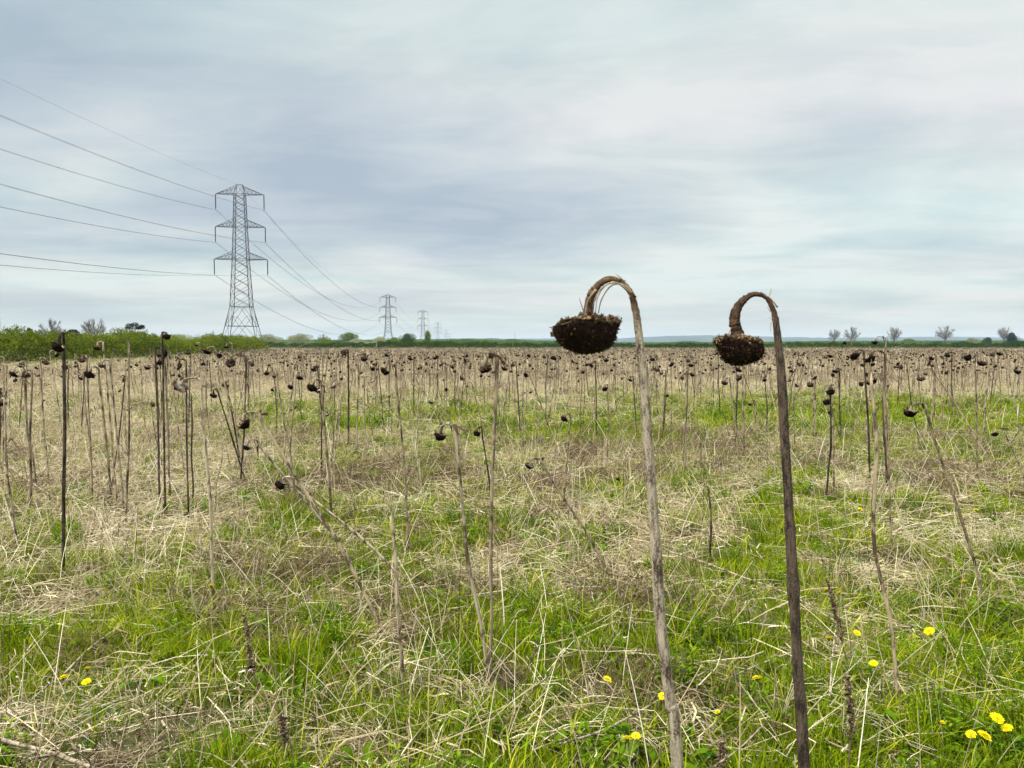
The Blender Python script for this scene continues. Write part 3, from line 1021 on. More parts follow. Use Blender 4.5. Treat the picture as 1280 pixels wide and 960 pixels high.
def sunflower(foot, top, hook_dir=math.pi, hook_r=.06, sweep=2.9, drop=.03, head=.05, dome=.55, stem='stem_tan', r0=.012, detail=0, label=None,
              bend=None, headless=False, pale=False, name='dead_sunflower', group=True):
    foot = np.asarray(foot, float); top = np.asarray(top, float)
    r0 = max(r0 * .8, .0095); head *= .78; hook_r *= .85
    root = empty(name, tuple(foot))
    L = top - foot
    mid = L * .5 + (np.asarray(bend, float) if bend is not None else rng.normal(0, .012, 3) * np.array([1, 1, 0]))
    if headless:
        path = smooth_path([np.array([0, 0, -.04]), L * .25 + rng.normal(0, .006, 3), mid, L * .78 + rng.normal(0, .006, 3), L], 16)
        sb = stem_builder(path, r0, r0 * .75, 7 if detail else 5)
        # frayed broken tip
        n = 5
        e = L + rng.normal(0, r0 * .5, (n, 3))
        P = np.stack([e - [0, 0, .03], e + [0, 0, .01], e + rng.normal(0, .012, (n, 3)) + [0, 0, .045]], 1)
        tube_batch(sb, P, np.full((n, 3), r0 * .28) * np.array([1, .9, .3]), 3, .5)
        sb.build('stem', M[stem], root, True)
    else:
        hk, tan = crook(L - np.array([0, 0, hook_r]), None, hook_dir, hook_r, sweep, drop)
        ctrl = [np.array([0, 0, -.04]), L * .25 + rng.normal(0, .006, 3), mid, (L - np.array([0, 0, hook_r])) * .9] + hk
        path = smooth_path(ctrl, 26 if detail else 20)
        path = path + rng.normal(0, .0022, path.shape) * np.clip(np.arange(len(path)) / 6, 0, 1)[:, None]
        sb = stem_builder(path, r0, r0 * .55, 7 if detail else 5, rough=.2, neck_from=.6, flare=1.9)
        nr = int(rng.integers(2, 6))
        at_ = path[rng.integers(4, len(path) - 3, nr)]
        d1 = rng.normal(0, 1, (nr, 3)) * np.array([1, 1, .4]); d1 = norm(d1)
        l1 = U(.02, .06, nr)[:, None]
        p1 = at_ + d1 * l1; p2 = p1 + norm(d1 * .4 + rng.normal(0, .4, (nr, 3)) - np.array([0, 0, 1.2])) * l1 * U(.8, 2.2, nr)[:, None]
        ribbon_batch(sb, np.stack([at_, p1, p2], 1), U(.006, .022, nr)[:, None] * np.array([.35, 1, .3]), norm(rng.normal(0, 1, (nr, 3))), .5, 1)
        sb.build('stem', [M[stem], M['bract']], root, True)
        ax = tan + rng.normal(0, .12, 3)
        hb, br = head_meshes(path[-1] - tan * head * .03, ax, head, dome, 1 if detail else 0, True)
        hb.V += br.V; hb.R += br.R; hb.S += br.S
        hb.L += [q_ + hb.n for q_ in br.L]
        hb.M += [q_ + 2 for q_ in br.M]
        hb.n += br.n
        h = hb.build('flower_head', [M['receptacle_pale' if pale else 'receptacle_dark'], M['seed_dark'], M['bract']], root, True)
    if label:
        tag(root, label, 'sunflower', SUN_GROUP if group else None)
    return root


SX = math.pi    # hooks to the left in the picture; 0 hooks to the right


def sf_px(top, foot, side='L', label=None, h=None, **k):
    """place by where the top and the foot of the stalk stand in the photograph"""
    f = gp(*foot)
    f[2] = float(ground_z(f[0], f[1]))
    t = at(top[0], top[1], f[1] + k.pop('dy', 0.0))
    hd = {'L': SX, 'R': 0.0, 'N': SX * .5 * -1, 'B': SX * .5}[side] + k.pop('turn', 0.0)
    return sunflower(f, t, hd, label=label, **k)


# ---- the two tall ones in front, traced as real stalks 1.8 and 2.1 m away
def hero(px_path, px_w, Y, mats_split, neck_i, head_c, head_w, dome, tilt, label, foot_x, strands, Yfoot):
    """px_path in photograph pixels from the frame's bottom edge to the head"""
    foot_y = 430 + CAM_H / Yfoot * F
    pts = [at(foot_x, foot_y, Yfoot)]
    ws = [px_w[0] * 1.02]
    n = len(px_path)
    for i, (x, y) in enumerate(px_path):
        yy = Y + (Yfoot - Y) * max(0, (y - 430)) / (foot_y - 430)
        pts.append(at(x, y, yy)); ws.append(px_w[i])
    pts = np.array(pts)
    root = empty('dead_sunflower', tuple(pts[0]))
    tag(root, label, 'sunflower', SUN_GROUP)
    P = pts - pts[0]
    P[0, 2] = -.05
    R = np.array(ws) * .5 / F * Y * .84
    N = 150
    path = smooth_path(P, N)
    kk = np.clip((np.arange(N) / N - neck_i / len(P)) * 8, 0, 1)[:, None]
    wv = np.cumsum(rng.normal(0, 1, (N, 3)), 0); wv -= np.linspace(0, 1, N)[:, None] * wv[-1]
    path = path + (rng.normal(0, .0007, (N, 3)) + wv * .00022) * kk
    rad = np.interp(np.linspace(0, 1, N), np.linspace(0, 1, len(R)), R)
    cut = int(N * (neck_i + 1) / len(P))
    for (i0, i1, nm, mt) in ((0, N, 'stem', mats_split[0]),):
        mb = MB()
        p = path[i0:i1]; r = rad[i0:i1]
        m = 18
        k = len(p)
        # ridged, slightly knobbly surface
        T = norm(np.gradient(p, axis=0)); A = norm(np.cross(T, np.array([0.02, 1, .03]))); B = np.cross(T, A)
        th = np.arange(m) * 2 * np.pi / m
        rid = 1 + .07 * np.cos(th * 6)[None] + rng.normal(0, .025, (k, m)) + .05 * np.sin(np.linspace(0, 40, k))[:, None]
        rid = rid + (.10 * np.cos(th * 4 + 1))[None] * np.clip((np.arange(k) - cut) / 10, 0, 1)[:, None]
        knob = np.zeros(k)
        for q in rng.integers(5, max(k - 5, 6), max(2, k // 16)):
            knob += .16 * np.exp(-((np.arange(k) - q) / 1.0) ** 2)
        rr = r[:, None] * (rid + knob[:, None])
        V = p[:, None] + rr[:, :, None] * (np.cos(th)[None, :, None] * A[:, None] + np.sin(th)[None, :, None] * B[:, None])
        i = np.arange(k - 1)[:, None] * m; j = np.arange(m)[None]
        mb.add(V.reshape(-1, 3), np.stack([i + j, i + (j + 1) % m, i + m + (j + 1) % m, i + m + j], -1).reshape(-1, 4),
               np.repeat(np.clip((np.arange(i0, i1) - cut * .88) / (N * .14), 0, 1), m))
        off = 0
        mb.L.append(np.arange(m)[::-1]); mb.S.append(np.array([m])); mb.M.append(np.array([0]))
        mb.L.append((k - 1) * m + np.arange(m)); mb.S.append(np.array([m])); mb.M.append(np.array([0]))
        o = mb.build(nm, M[mt], root, True)
        neck = o
    # loose fibres peeling off the neck
    fb = MB()
    for (pl, w) in strands:
        q = np.array([at(x, y, Y - .004 + dy) for (x, y, dy) in pl]) - pts[0]
        sp = smooth_path(q, 12)
        tube(fb, sp, np.linspace(w, w * .35, 12) * .5 / F * Y, 5, .7)
    fb.build('fibres', M['stem_tan'], neck, True)
    hr = head_w * .5 / F * Y
    c = at(head_c[0], head_c[1], Y) - pts[0]
    hb, br = head_meshes(c, np.array([math.sin(tilt[0]), tilt[1], -math.cos(tilt[0])]), hr, dome, 2, True)
    # dead heads dry lopsided: warp everything by the same slow wave
    for b__ in (hb, br):
        for q_ in b__.V:
            v = (q_ - c) / hr
            ph_ = Y * 7
            w_ = np.stack([.13 * np.sin(2.1 * v[:, 1] + ph_) + .10 * np.sin(3.3 * v[:, 2] + ph_ * 2), .12 * np.sin(2.7 * v[:, 0] + ph_),
                           -.07 * np.sin(2.0 * v[:, 0]) - .10 * v[:, 0] ** 2 + .06 * np.sin(4.6 * v[:, 1] + 2 * v[:, 0] + ph_)], -1)
            q_ += w_ * hr * np.clip(np.linalg.norm(v[:, :2], axis=1), 0, 1.1)[:, None]
    h = hb.build('flower_head', [M['receptacle'], M['seed']], root, False)
    br.build('bracts', M['bract'], h)
    # stubs where leaf stalks broke away
    return root, pts, path


H1P = [(845, 930), (838, 880), (826, 780), (821, 700), (815, 620), (809, 540), (804, 470), (799, 420), (795, 385), (788, 363), (777, 352), (763, 349), (750, 355), (742, 366), (738, 380), (736, 394), (735, 404)]
H1W = [16.5, 16, 15.5, 15, 14.5, 13.5, 12.5, 11, 9.5, 7.5, 6.5, 6.5, 8.5, 11.5, 13.5, 15, 20]
hero(H1P, H1W, 1.8, ('hero_pale', 'hero_pale'), 8, (733, 397), 79, .88, (.22, -.10),
     'tallest dead sunflower in front, pale stem and large dark head hanging left', 872,
     [([(795, 372, 0), (780, 356, 0), (764, 357, 0), (752, 374, 0), (748, 392, 0)], 3.2), ([(775, 350, .01), (755, 352, .01), (745, 366, .01), (741, 390, .01)], 3.5),
      ([(786, 360, 0), (778, 349, 0), (769, 342, 0)], 2.2), ([(745, 362, -.01), (735, 376, -.01), (731, 394, -.01)], 3.5), ([(731, 392, 0), (727, 382, 0), (724, 372, 0)], 1.5), ([(788, 366, -.01), (770, 353, -.015), (752, 360, -.015), (743, 376, -.012), (740, 396, -.01)], 3.0),
      ([(782, 352, .012), (762, 345, .012), (745, 354, .012), (735, 372, .012), (733, 394, .01)], 3.0), ([(797, 400, -.01), (792, 388, -.012), (789, 380, -.012)], 2.0), ([(806, 452, -.008), (811, 446, -.01), (813, 438, -.012)], 2.0),
      ([(793, 378, .0), (775, 353, .01), (758, 356, -.01), (747, 372, -.01), (744, 393, 0)], 2.2)], 1.74)
H2P = [(1003, 920), (997, 830), (992, 740), (988, 670), (984, 600), (980, 530), (977, 470), (973, 430), (970, 405), (966, 388), (958, 374), (947, 368), (935, 371), (925, 380), (919, 393), (919, 406), (922, 417), (922, 427)]
H2W = [16, 15.5, 15, 14, 13.5, 13, 12.5, 11.5, 9, 7.5, 6, 5.5, 8, 11, 13.5, 15, 16.5, 19]
r2, _, _ = hero(H2P, H2W, 2.1, ('hero_dark', 'hero_dark'), 9, (921, 420), 54, 1.1, (-.02, -.12),
                'second tall dead sunflower in front, dark stem and small round black head', 1018,
                [([(960, 372, 0), (963, 366, 0), (964, 360, 0)], 1.8), ([(967, 392, 0), (962, 388, 0), (959, 383, 0)], 1.5), ([(971, 400, 0), (964, 404, 0), (963, 414, 0)], 1.6),
                 ([(972, 384, 0), (962, 372, 0), (950, 367, 0)], 2.5), ([(919, 398, 0), (914, 410, 0), (911, 417, 0)], 2.6), ([(970, 396, 0), (966, 398, 0), (961, 397, 0)], 1.6)], 2.02)

# ---- sunflowers placed one by one from the photograph
HAND = [
    # top px, foot px, hook, options, label
    ((80, 416), (79, 726), 'N', dict(stem='stem_dark', r0=.0155, head=.05, hook_r=.03, sweep=2.9, drop=.07, detail=1), 'thick near black stalk at far left with shredded brown head'),
    ((40, 462), (38, 640), 'L', dict(stem='stem_tan', r0=.014, head=.045, hook_r=.03), 'tan stalk left of the thick black one, dark cup head bent low'),
    ((50, 447), (62, 612), 'R', dict(stem='stem_tan', r0=.014, head=.05, hook_r=.04), 'leaning brown stalk just left of the thick black stalk'),
    ((8, 455), (3, 600), 'L', dict(stem='stem_pale', r0=.010, head=.03, hook_r=.05), 'thin pale stalk at the very left edge of the field'),
    ((62, 438), (82, 575), 'R', dict(stem='stem_pale', r0=.011, head=.04, hook_r=.05), 'slim pale stalk leaning behind the thick black stalk'),
    ((108, 444), (116, 632), 'L', dict(stem='stem_tan', r0=.012, head=.045, hook_r=.025, detail=1), 'upright tan stalk with tight black head right of the thick black stalk'),
    ((129, 427), (148, 640), 'L', dict(stem='stem_tan', r0=.014, head=.045, hook_r=.03, detail=1), 'tall tan stalk with twin looking dark head before the left hedge'),
    ((137, 449), (156, 650), 'L', dict(stem='stem_pale', r0=.014, head=.035, hook_r=.04, detail=1), 'pale stalk with small narrow crook beside the twin headed one'),
    ((161, 431), (157, 665), 'L', dict(stem='stem_tan', r0=.014, headless=True), 'straight tan stalk with pale snapped top before the left hedge'),
    ((176, 452), (182, 545), 'L', dict(stem='stem_tan', r0=.013, head=.04, hook_r=.04), 'short brown stalk with pale folded neck before the left hedge'),
    ((100, 454), (101, 530), 'L', dict(stem='stem_pale', r0=.011, head=.035, hook_r=.05), 'pale crooked stalk with dark head between two tan ones'),
    ((203, 415), (207, 655), 'R', dict(stem='stem_dark', r0=.013, head=.04, hook_r=.02, drop=.02, detail=1), 'tallest stalk of the left cluster, ragged head above the hedge top'),
    ((194, 434), (200, 640), 'R', dict(stem='stem_dark', r0=.014, head=.06, hook_r=.035, drop=.04, detail=1), 'dark stalk of the left cluster with wide drooping head'),
    ((206, 446), (214, 630), 'L', dict(stem='stem_tan', r0=.012, head=.045, hook_r=.03, detail=1), 'brown stalk inside the left cluster with head tucked low'),
    ((209, 438), (232, 600), 'L', dict(stem='stem_tan', r0=.012, head=.045, hook_r=.04), 'slanting stalk leaning out of the left cluster'),
    ((239, 500), (240, 642), 'L', dict(stem='stem_dark', r0=.011, headless=True), 'short black headless stalk below the pale crooked head'),
    ((251, 471), (268, 770), 'L', dict(stem='stem_pale', r0=.011, head=.05, hook_r=.065, sweep=2.7, drop=.02, detail=1, pale=True), 'pale stalk bent in a wide crook with flat grey cup head'),
    ((250, 428), (251, 520), 'L', dict(stem='stem_pale', r0=.013, head=.05, hook_r=.04), 'pale crook over a dark head right of the left cluster'),
    ((238, 437), (236, 540), 'L', dict(stem='stem_dark', r0=.013, head=.065, hook_r=.025), 'dark stalk with large black head before the hedge end'),
    ((268, 433), (310, 590), 'L', dict(stem='stem_tan', r0=.014, head=.065, hook_r=.05, detail=1), 'long stalk slanting right under the first pylon, dark head at top'),
    ((290, 428), (296, 560), 'L', dict(stem='stem_tan', r0=.012, head=.05, hook_r=.05), 'stalk standing just below the foot of the first pylon'),
    ((311, 452), (311, 548), 'R', dict(stem='stem_dark', r0=.012, head=.045, hook_r=.03), 'short dark stalk just right of the first pylon foot'),
    ((325, 514), (496, 812), 'L', dict(stem='stem_tan', r0=.011, head=.04, hook_r=.05, detail=1), 'longest leaning stalk sloping down right across the middle grass'),
    ((322, 549), (455, 720), 'L', dict(stem='stem_pale', r0=.009, head=.035, hook_r=.04), 'thin pale stalk leaning beneath the longest leaning one'),
    ((363, 596), (520, 735), 'L', dict(stem='stem_pale', r0=.010, head=.045, hook_r=.03, pale=True, detail=1), 'low leaning stalk with fallen grey and black head near the grass'),
    ((345, 458), (368, 605), 'L', dict(stem='stem_tan', r0=.011, head=.045, hook_r=.06), 'slender stalk with wide crook left of the white backed head'),
    ((405, 482), (401, 598), 'L', dict(stem='stem_dark', r0=.012, head=.055, hook_r=.035, pale=True), 'black stalk carrying a white backed drooping head'),
    ((418, 512), (414, 590), 'L', dict(stem='stem_pale', r0=.010, head=.03, hook_r=.05, pale=True), 'short pale stalk with small looped head beside the black one'),
    ((435, 437), (436, 560), 'L', dict(stem='stem_dark', r0=.019, head=.065, hook_r=.03, detail=1), 'thick black stalk left of the second pylon with heavy head'),
    ((448, 442), (446, 575), 'R', dict(stem='stem_tan', r0=.015, head=.06, hook_r=.04, detail=1), 'brown stalk directly right of the thick black one by the second pylon'),
    ((455, 470), (458, 590), 'R', dict(stem='stem_tan', r0=.012, head=.04, hook_r=.05, pale=True), 'tan stalk with small pale crook under the second pylon'),
    ((494, 454), (512, 700), 'L', dict(stem='stem_tan', r0=.010, head=.045, hook_r=.04, detail=1), 'long thin stalk running from below the second pylon to mid grass'),
    ((487, 440), (487, 520), 'L', dict(stem='stem_dark', r0=.014, head=.07, hook_r=.03), 'dark big headed stalk exactly beneath the second pylon'),
    ((489, 645), (506, 880), 'L', dict(stem='stem_pale', r0=.0115, headless=True, detail=1), 'bare pale broken stalk without a head in the middle grass'),
    ((621, 441), (611, 868), 'L', dict(stem='stem_tan', r0=.0125, head=.035, hook_r=.025, drop=.05, detail=1), 'tall thin brown stalk at centre with small black drooping head'),
    ((568, 529), (614, 860), 'L', dict(stem='stem_pale', r0=.010, head=.035, hook_r=.035, detail=1), 'curving pale stalk with dark round head left of the central stalk'),
    ((569, 455), (569, 520), 'L', dict(stem='stem_dark', r0=.015, head=.065, hook_r=.03), 'dark stalk with pointed head below the gap after the fifth pylon'),
    ((556, 452), (556, 530), 'L', dict(stem='stem_tan', r0=.013, head=.05, hook_r=.04), 'brown stalk leaning beneath the small far pylons'),
    ((645, 452), (651, 545), 'L', dict(stem='stem_dark', r0=.015, head=.05, hook_r=.03), 'black stalk just right of the central thin stalk'),
    ((676, 572), (778, 735), 'L', dict(stem='stem_tan', r0=.009, head=.035, hook_r=.04, pale=True, detail=1), 'thin stalk fallen diagonally left of the tallest sunflower'),
    ((744, 452), (746, 556), 'L', dict(stem='stem_dark', r0=.014, head=.055, hook_r=.03), 'knotty black stalk under the big hanging head'),
    ((763, 446), (761, 540), 'L', dict(stem='stem_tan', r0=.013, head=.055, hook_r=.04), 'brown stalk between the big hanging head and its stem'),
    ((781, 592), (786, 640), 'L', dict(stem='stem_tan', r0=.008, head=.03, hook_r=.03), 'tiny withered head low in the grass left of the tallest stem'),
    ((832, 462), (828, 545), 'L', dict(stem='stem_dark', r0=.013, head=.05, hook_r=.04, pale=True), 'stalk with white looped neck just right of the tallest stem'),
    ((858, 462), (856, 600), 'R', dict(stem='stem_pale', r0=.010, head=.04, hook_r=.04), 'slim pale stalk between the two tall front sunflowers'),
    ((912, 472), (926, 600), 'L', dict(stem='stem_tan', r0=.012, head=.05, hook_r=.03), 'brown stalk standing under the small round black head'),
    ((886, 616), (889, 705), 'R', dict(stem='stem_dark', r0=.010, headless=True), 'short black stub in the grass left of the second tall stem'),
    ((944, 500), (950, 575), 'L', dict(stem='stem_tan', r0=.010, head=.04, hook_r=.04), 'low stalk close to the left of the second tall stem'),
    ((1019, 475), (1021, 590), 'L', dict(stem='stem_tan', r0=.011, head=.05, hook_r=.03), 'tan stalk close to the right of the second tall stem'),
    ((1049, 460), (1051, 552), 'L', dict(stem='stem_dark', r0=.018, head=.055, hook_r=.03, pale=True), 'stout dark stalk with white snapped neck right of the front pair'),
    ((1064, 424), (1062, 500), 'L', dict(stem='stem_tan', r0=.014, head=.065, hook_r=.10), 'tall stalk whose round head hangs above the horizon hedge'),
    ((1080, 437), (1088, 610), 'L', dict(stem='stem_dark', r0=.014, head=.065, hook_r=.06, detail=1), 'straight black stalk left of the arched pair on the right'),
    ((1088, 468), (1124, 880), 'L', dict(stem='stem_tan', r0=.011, headless=True, detail=1), 'long tan stalk without head reaching down to the right foreground'),
    ((1106, 438), (1109, 620), 'L', dict(stem='stem_dark', r0=.016, head=.07, hook_r=.09, detail=1), 'black stalk with wide dark arch on the right'),
    ((1107, 420), (1112, 560), 'L', dict(stem='stem_tan', r0=.012, head=.06, hook_r=.09), 'tallest right hand stalk, arch rising above the far hedge'),
    ((1104, 466), (1116, 700), 'L', dict(stem='stem_tan', r0=.011, head=.05, hook_r=.05, detail=1), 'brown stalk with low round head under the black arch'),
    ((1157, 503), (1238, 770), 'L', dict(stem='stem_tan', r0=.0095, head=.045, hook_r=.05, detail=1, pale=True), 'slanting stalk with hanging head at right of the open green grass'),
    ((1190, 440), (1191, 525), 'L', dict(stem='stem_dark', r0=.015, head=.07, hook_r=.05), 'dark stalk with broad head beneath the fourth bare tree'),
    ((1180, 443), (1176, 480), 'L', dict(stem='stem_dark', r0=.015, head=.08, hook_r=.06), 'stalk with flat dark cup beneath the fourth bare tree'),
    ((1219, 440), (1222, 600), 'L', dict(stem='stem_tan', r0=.011, head=.055, hook_r=.05), 'tall brown stalk left of the dark round evergreen'),
    ((1247, 440), (1253, 525), 'L', dict(stem='stem_tan', r0=.014, head=.07, hook_r=.05), 'stalk with dark ragged cup beneath the dark round evergreen'),
    ((1258, 437), (1276, 550), 'L', dict(stem='stem_pale', r0=.014, head=.06, hook_r=.06), 'slanting pale stalk beneath the evergreens at the right edge'),
    ((1255, 534), (1292, 625), 'L', dict(stem='stem_pale', r0=.010, head=.04, hook_r=.05, pale=True), 'bowed pale stalk with white head at the right edge'),
    ((1232, 437), (1233, 500), 'L', dict(stem='stem_tan', r0=.013, head=.06, hook_r=.04), 'stalk standing between the fourth and fifth bare trees'),
    ((546, 498), (560, 570), 'L', dict(stem='stem_tan', r0=.009, head=.045, hook_r=.04, pale=True), 'small drooping head low in the green patch below the small pylons'),
    ((590, 478), (610, 560), 'L', dict(stem='stem_tan', r0=.010, head=.035, hook_r=.04, pale=True), 'pale looped stalk left of the tall thin brown one'),
]
used_xy = []
n_sun = 2
for tp, ft, sd_, kw, lb in HAND:
    o = sf_px(tp, ft, sd_, lb, **kw)
    used_xy.append(o.location[:2])
    n_sun += 1

# ---- templates for the rest of the nearest three hundred
TEMPL = []
tpl_specs = [('upright pale stalk, small head', dict(stem='stem_pale', r0=.011, head=.04, hook_r=.04), 1.22), ('dark stalk, broad head', dict(stem='stem_dark', r0=.015, head=.065, hook_r=.035), 1.25),
             ('tan stalk, wide arch', dict(stem='stem_tan', r0=.012, head=.05, hook_r=.085), 1.28), ('tan stalk, tight crook', dict(stem='stem_tan', r0=.013, head=.055, hook_r=.03), 1.18),
             ('bare snapped stalk', dict(stem='stem_tan', r0=.012, headless=True), .95), ('dark stalk, tight crook', dict(stem='stem_dark', r0=.013, head=.05, hook_r=.03), 1.14),
             ('short pale stalk, grey backed head', dict(stem='stem_pale', r0=.010, head=.045, hook_r=.05, pale=True), 1.2), ('slim dark stalk, small head', dict(stem='stem_dark', r0=.010, head=.038, hook_r=.045), 1.4),
             ('thick tan stalk, heavy head', dict(stem='stem_tan', r0=.016, head=.075, hook_r=.05), 1.26), ('dark stalk, wide arch', dict(stem='stem_dark', r0=.013, head=.055, hook_r=.08), 1.3)]
for desc, kw, hh in tpl_specs:
    TEMPL.append((desc, sunflower((0, 0, 0), (rng.normal(0, .03), rng.normal(0, .03), hh), 0.0, name='dead_sunflower', **kw), hh))

LAND = [(-60, 'near the left edge below the hedge'), (60, 'before the left hedge below the two bare trees'), (150, 'before the left hedge below the flat topped pine'), (225, 'before the end of the left hedge'), (300, 'below the first pylon'),
        (365, 'below the pale willow scrub'), (440, 'below the round tree left of the second pylon'), (485, 'below the second pylon'), (530, 'below the third pylon and the slim poplar'), (585, 'below the smallest far pylons'),
        (650, 'below the thin far mast'), (730, 'under the large hanging head'), (810, 'behind the tallest front stem'), (870, 'between the two front sunflowers'), (925, 'under the small round front head'),
        (985, 'behind the second front stem'), (1052, 'below the left pair of bare trees'), (1117, 'below the middle bare tree'), (1180, 'below the fourth bare tree'), (1255, 'below the dark round evergreen'), (1330, 'at the right edge')]
x, y = fan(5.8, 36, 1.05)
d = np.hypot(x, y)
order = np.argsort(y)
count_lab = {}
first_used = [False] * len(TEMPL)
xs_, ys_ = [], []
LIM = None
for i in order:
    if n_sun >= 300:
        LIM = y[i]
        break
    pxx = 640 + x[i] / y[i] * F
    if not (-20 < pxx < 1300) or x[i] < -33:
        continue
    # the foreground is sparser than the field behind, and the middle right is open
    dens = np.interp(y[i], [5.8, 7.5, 12, 18, 30], [.15, .62, .9, 1, 1])
    if 560 < pxx < 1030 and y[i] < 13:
        dens *= .45
    if y[i] > 11:
        dens *= np.interp(pxx, [-20, 180, 330], [.4, .55, 1])
    if rng.random() > dens:
        continue
    if any((x[i] - a) ** 2 + (y[i] - b_) ** 2 < .04 for a, b_ in used_xy):
        continue
    ti = int(rng.choice(len(TEMPL), p=np.array([1.8, .7, 1.1, 2.0, 1.2, .8, .9, .8, .9, .5]) / 10.7))
    desc, src, hh = TEMPL[ti]
    if not first_used[ti]:
        o = src; first_used[ti] = True
    else:
        o = copy_tree(src)
    used_xy.append((x[i], y[i]))
    s = float(np.clip(rng.normal(.98, .14), .6, 1.22))
    o.location = (x[i], y[i], float(ground_z(x[i], y[i])))
    tl = .07 if rng.random() < .78 else .38
    tx, ty = float(rng.normal(0, tl)), float(rng.normal(0, tl))
    # heads mostly nod towards the left of the picture
    rz = float(rng.normal(math.pi, .9))
    o.rotation_euler = (tx, ty, rz)
    o.scale = (s, s, s)
    zone = min(LAND, key=lambda z: abs(z[0] - pxx))[1]
    lean = ''
    if ty > .12: lean = ', leaning right'
    elif ty < -.12: lean = ', leaning left'
    band = 'in the open grass' if y[i] < 11 else ('at mid field' if y[i] < 16 else 'in the brown band')
    key = desc + lean + ', ' + band + ' ' + zone
    words_ = key.split()
    if len(words_) > 16:
        key = desc + lean + ', ' + zone
    if len(key.split()) > 16:
        key = desc + ', ' + zone
    tag(o, key, 'sunflower', SUN_GROUP)
    n_sun += 1
print('sunflowers', n_sun, 'limit y', LIM)
fp = np.array([(a_, b_) for a_, b_ in used_xy if 2 < b_ < 18])
fp = np.concatenate([fp + rng.normal(0, .05, fp.shape) for _ in range(2)])
nf = len(fp)
scatter('weeds_at_stalk_feet', weed_lib, np.stack([fp[:, 0], fp[:, 1], ground_z(fp[:, 0], fp[:, 1])], -1), np.stack([U(-.2, .2, nf), U(-.2, .2, nf), U(0, 6.28, nf)], -1),
        np.stack([U(.35, .6, nf)] * 2 + [U(.45, .9, nf)], -1), rng.integers(0, 3, nf), 'dead weeds and litter caught round the feet of the stalks', 'dead weeds')
for u_, (d_, o, h_) in zip(first_used, TEMPL):
    if not u_:
        for ch in list(o.children):
            bpy.data.objects.remove(ch)
        bpy.data.objects.remove(o)

# ---- all the sunflowers beyond: one mass
far_meshes = []
for k in range(9):
    mb = MB()
    hh = U(.92, 1.25)
    dark = k % 3
    hkr = U(.03, .09)
    L = np.array([rng.normal(0, .05), rng.normal(0, .05), hh])
    hk, tan = crook(L - np.array([0, 0, hkr]), None, 0.0, hkr, 2.8, .03, 5)
    path = smooth_path([np.zeros(3), L * .5 + rng.normal(0, .02, 3), (L - np.array([0, 0, hkr])) * .9] + hk, 11)
    tube(mb, path, np.linspace(.013, .008, 11), 4, .5, 0, False)
    hr = U(.028, .045)
    lathe(mb, path[-1], tan + rng.normal(0, .2, 3), [(-.5 * hr, .2 * hr), (.1 * hr, .95 * hr), (.6 * hr, .85 * hr), (1.2 * hr, .25 * hr)], 7, .2, .5, 1)
    far_meshes.append(mb.mesh('far_sunflower_%d' % k, [M[('stem_tan', 'stem_pale', 'stem_tan')[dark]], M[('receptacle_dark', 'receptacle_dark', 'seed_dark')[dark]]], True))
far_lib = lib(far_meshes, 'sunflower_library')
Ps = []
for (y0, y1, dn) in ((LIM, 50, .95), (50, 100, .8), (100, 206, .5)):
    x, y = fan(y0, y1, dn)
    k = (x > -34 - np.clip((y - 80) / 50, 0, 1) * 10 - np.clip((y - 125) / 15, 0, 1) * 40)
    pxx = 640 + x / y * F
    k &= rng.random(len(x)) < np.interp(pxx, [-20, 180, 330], [.12, .3, 1]) * np.interp(y, [0, 120, 206], [1, 1, .45])
    Ps.append(np.stack([x[k], y[k]], -1))
P2 = np.concatenate(Ps)
P = np.stack([P2[:, 0], P2[:, 1], ground_z(P2[:, 0], P2[:, 1])], -1)
n = len(P)
tl = np.where(rng.random(n) < .88, .07, .4)
s = np.clip(rng.normal(1.0, .1, n), .7, 1.25) * np.interp(P[:, 1], [40, 206], [1, .72])
scatter('distant_sunflowers', far_lib, P, np.stack([rng.normal(0, 1, n) * tl, rng.normal(0, 1, n) * tl, rng.normal(math.pi, 1.1, n)], -1),
        np.stack([s * 1.15, s * 1.15, s], -1), rng.integers(0, 9, n), 'brown mass of dead sunflowers filling the field to the far hedge', 'sunflowers')
print('far sunflowers', n)

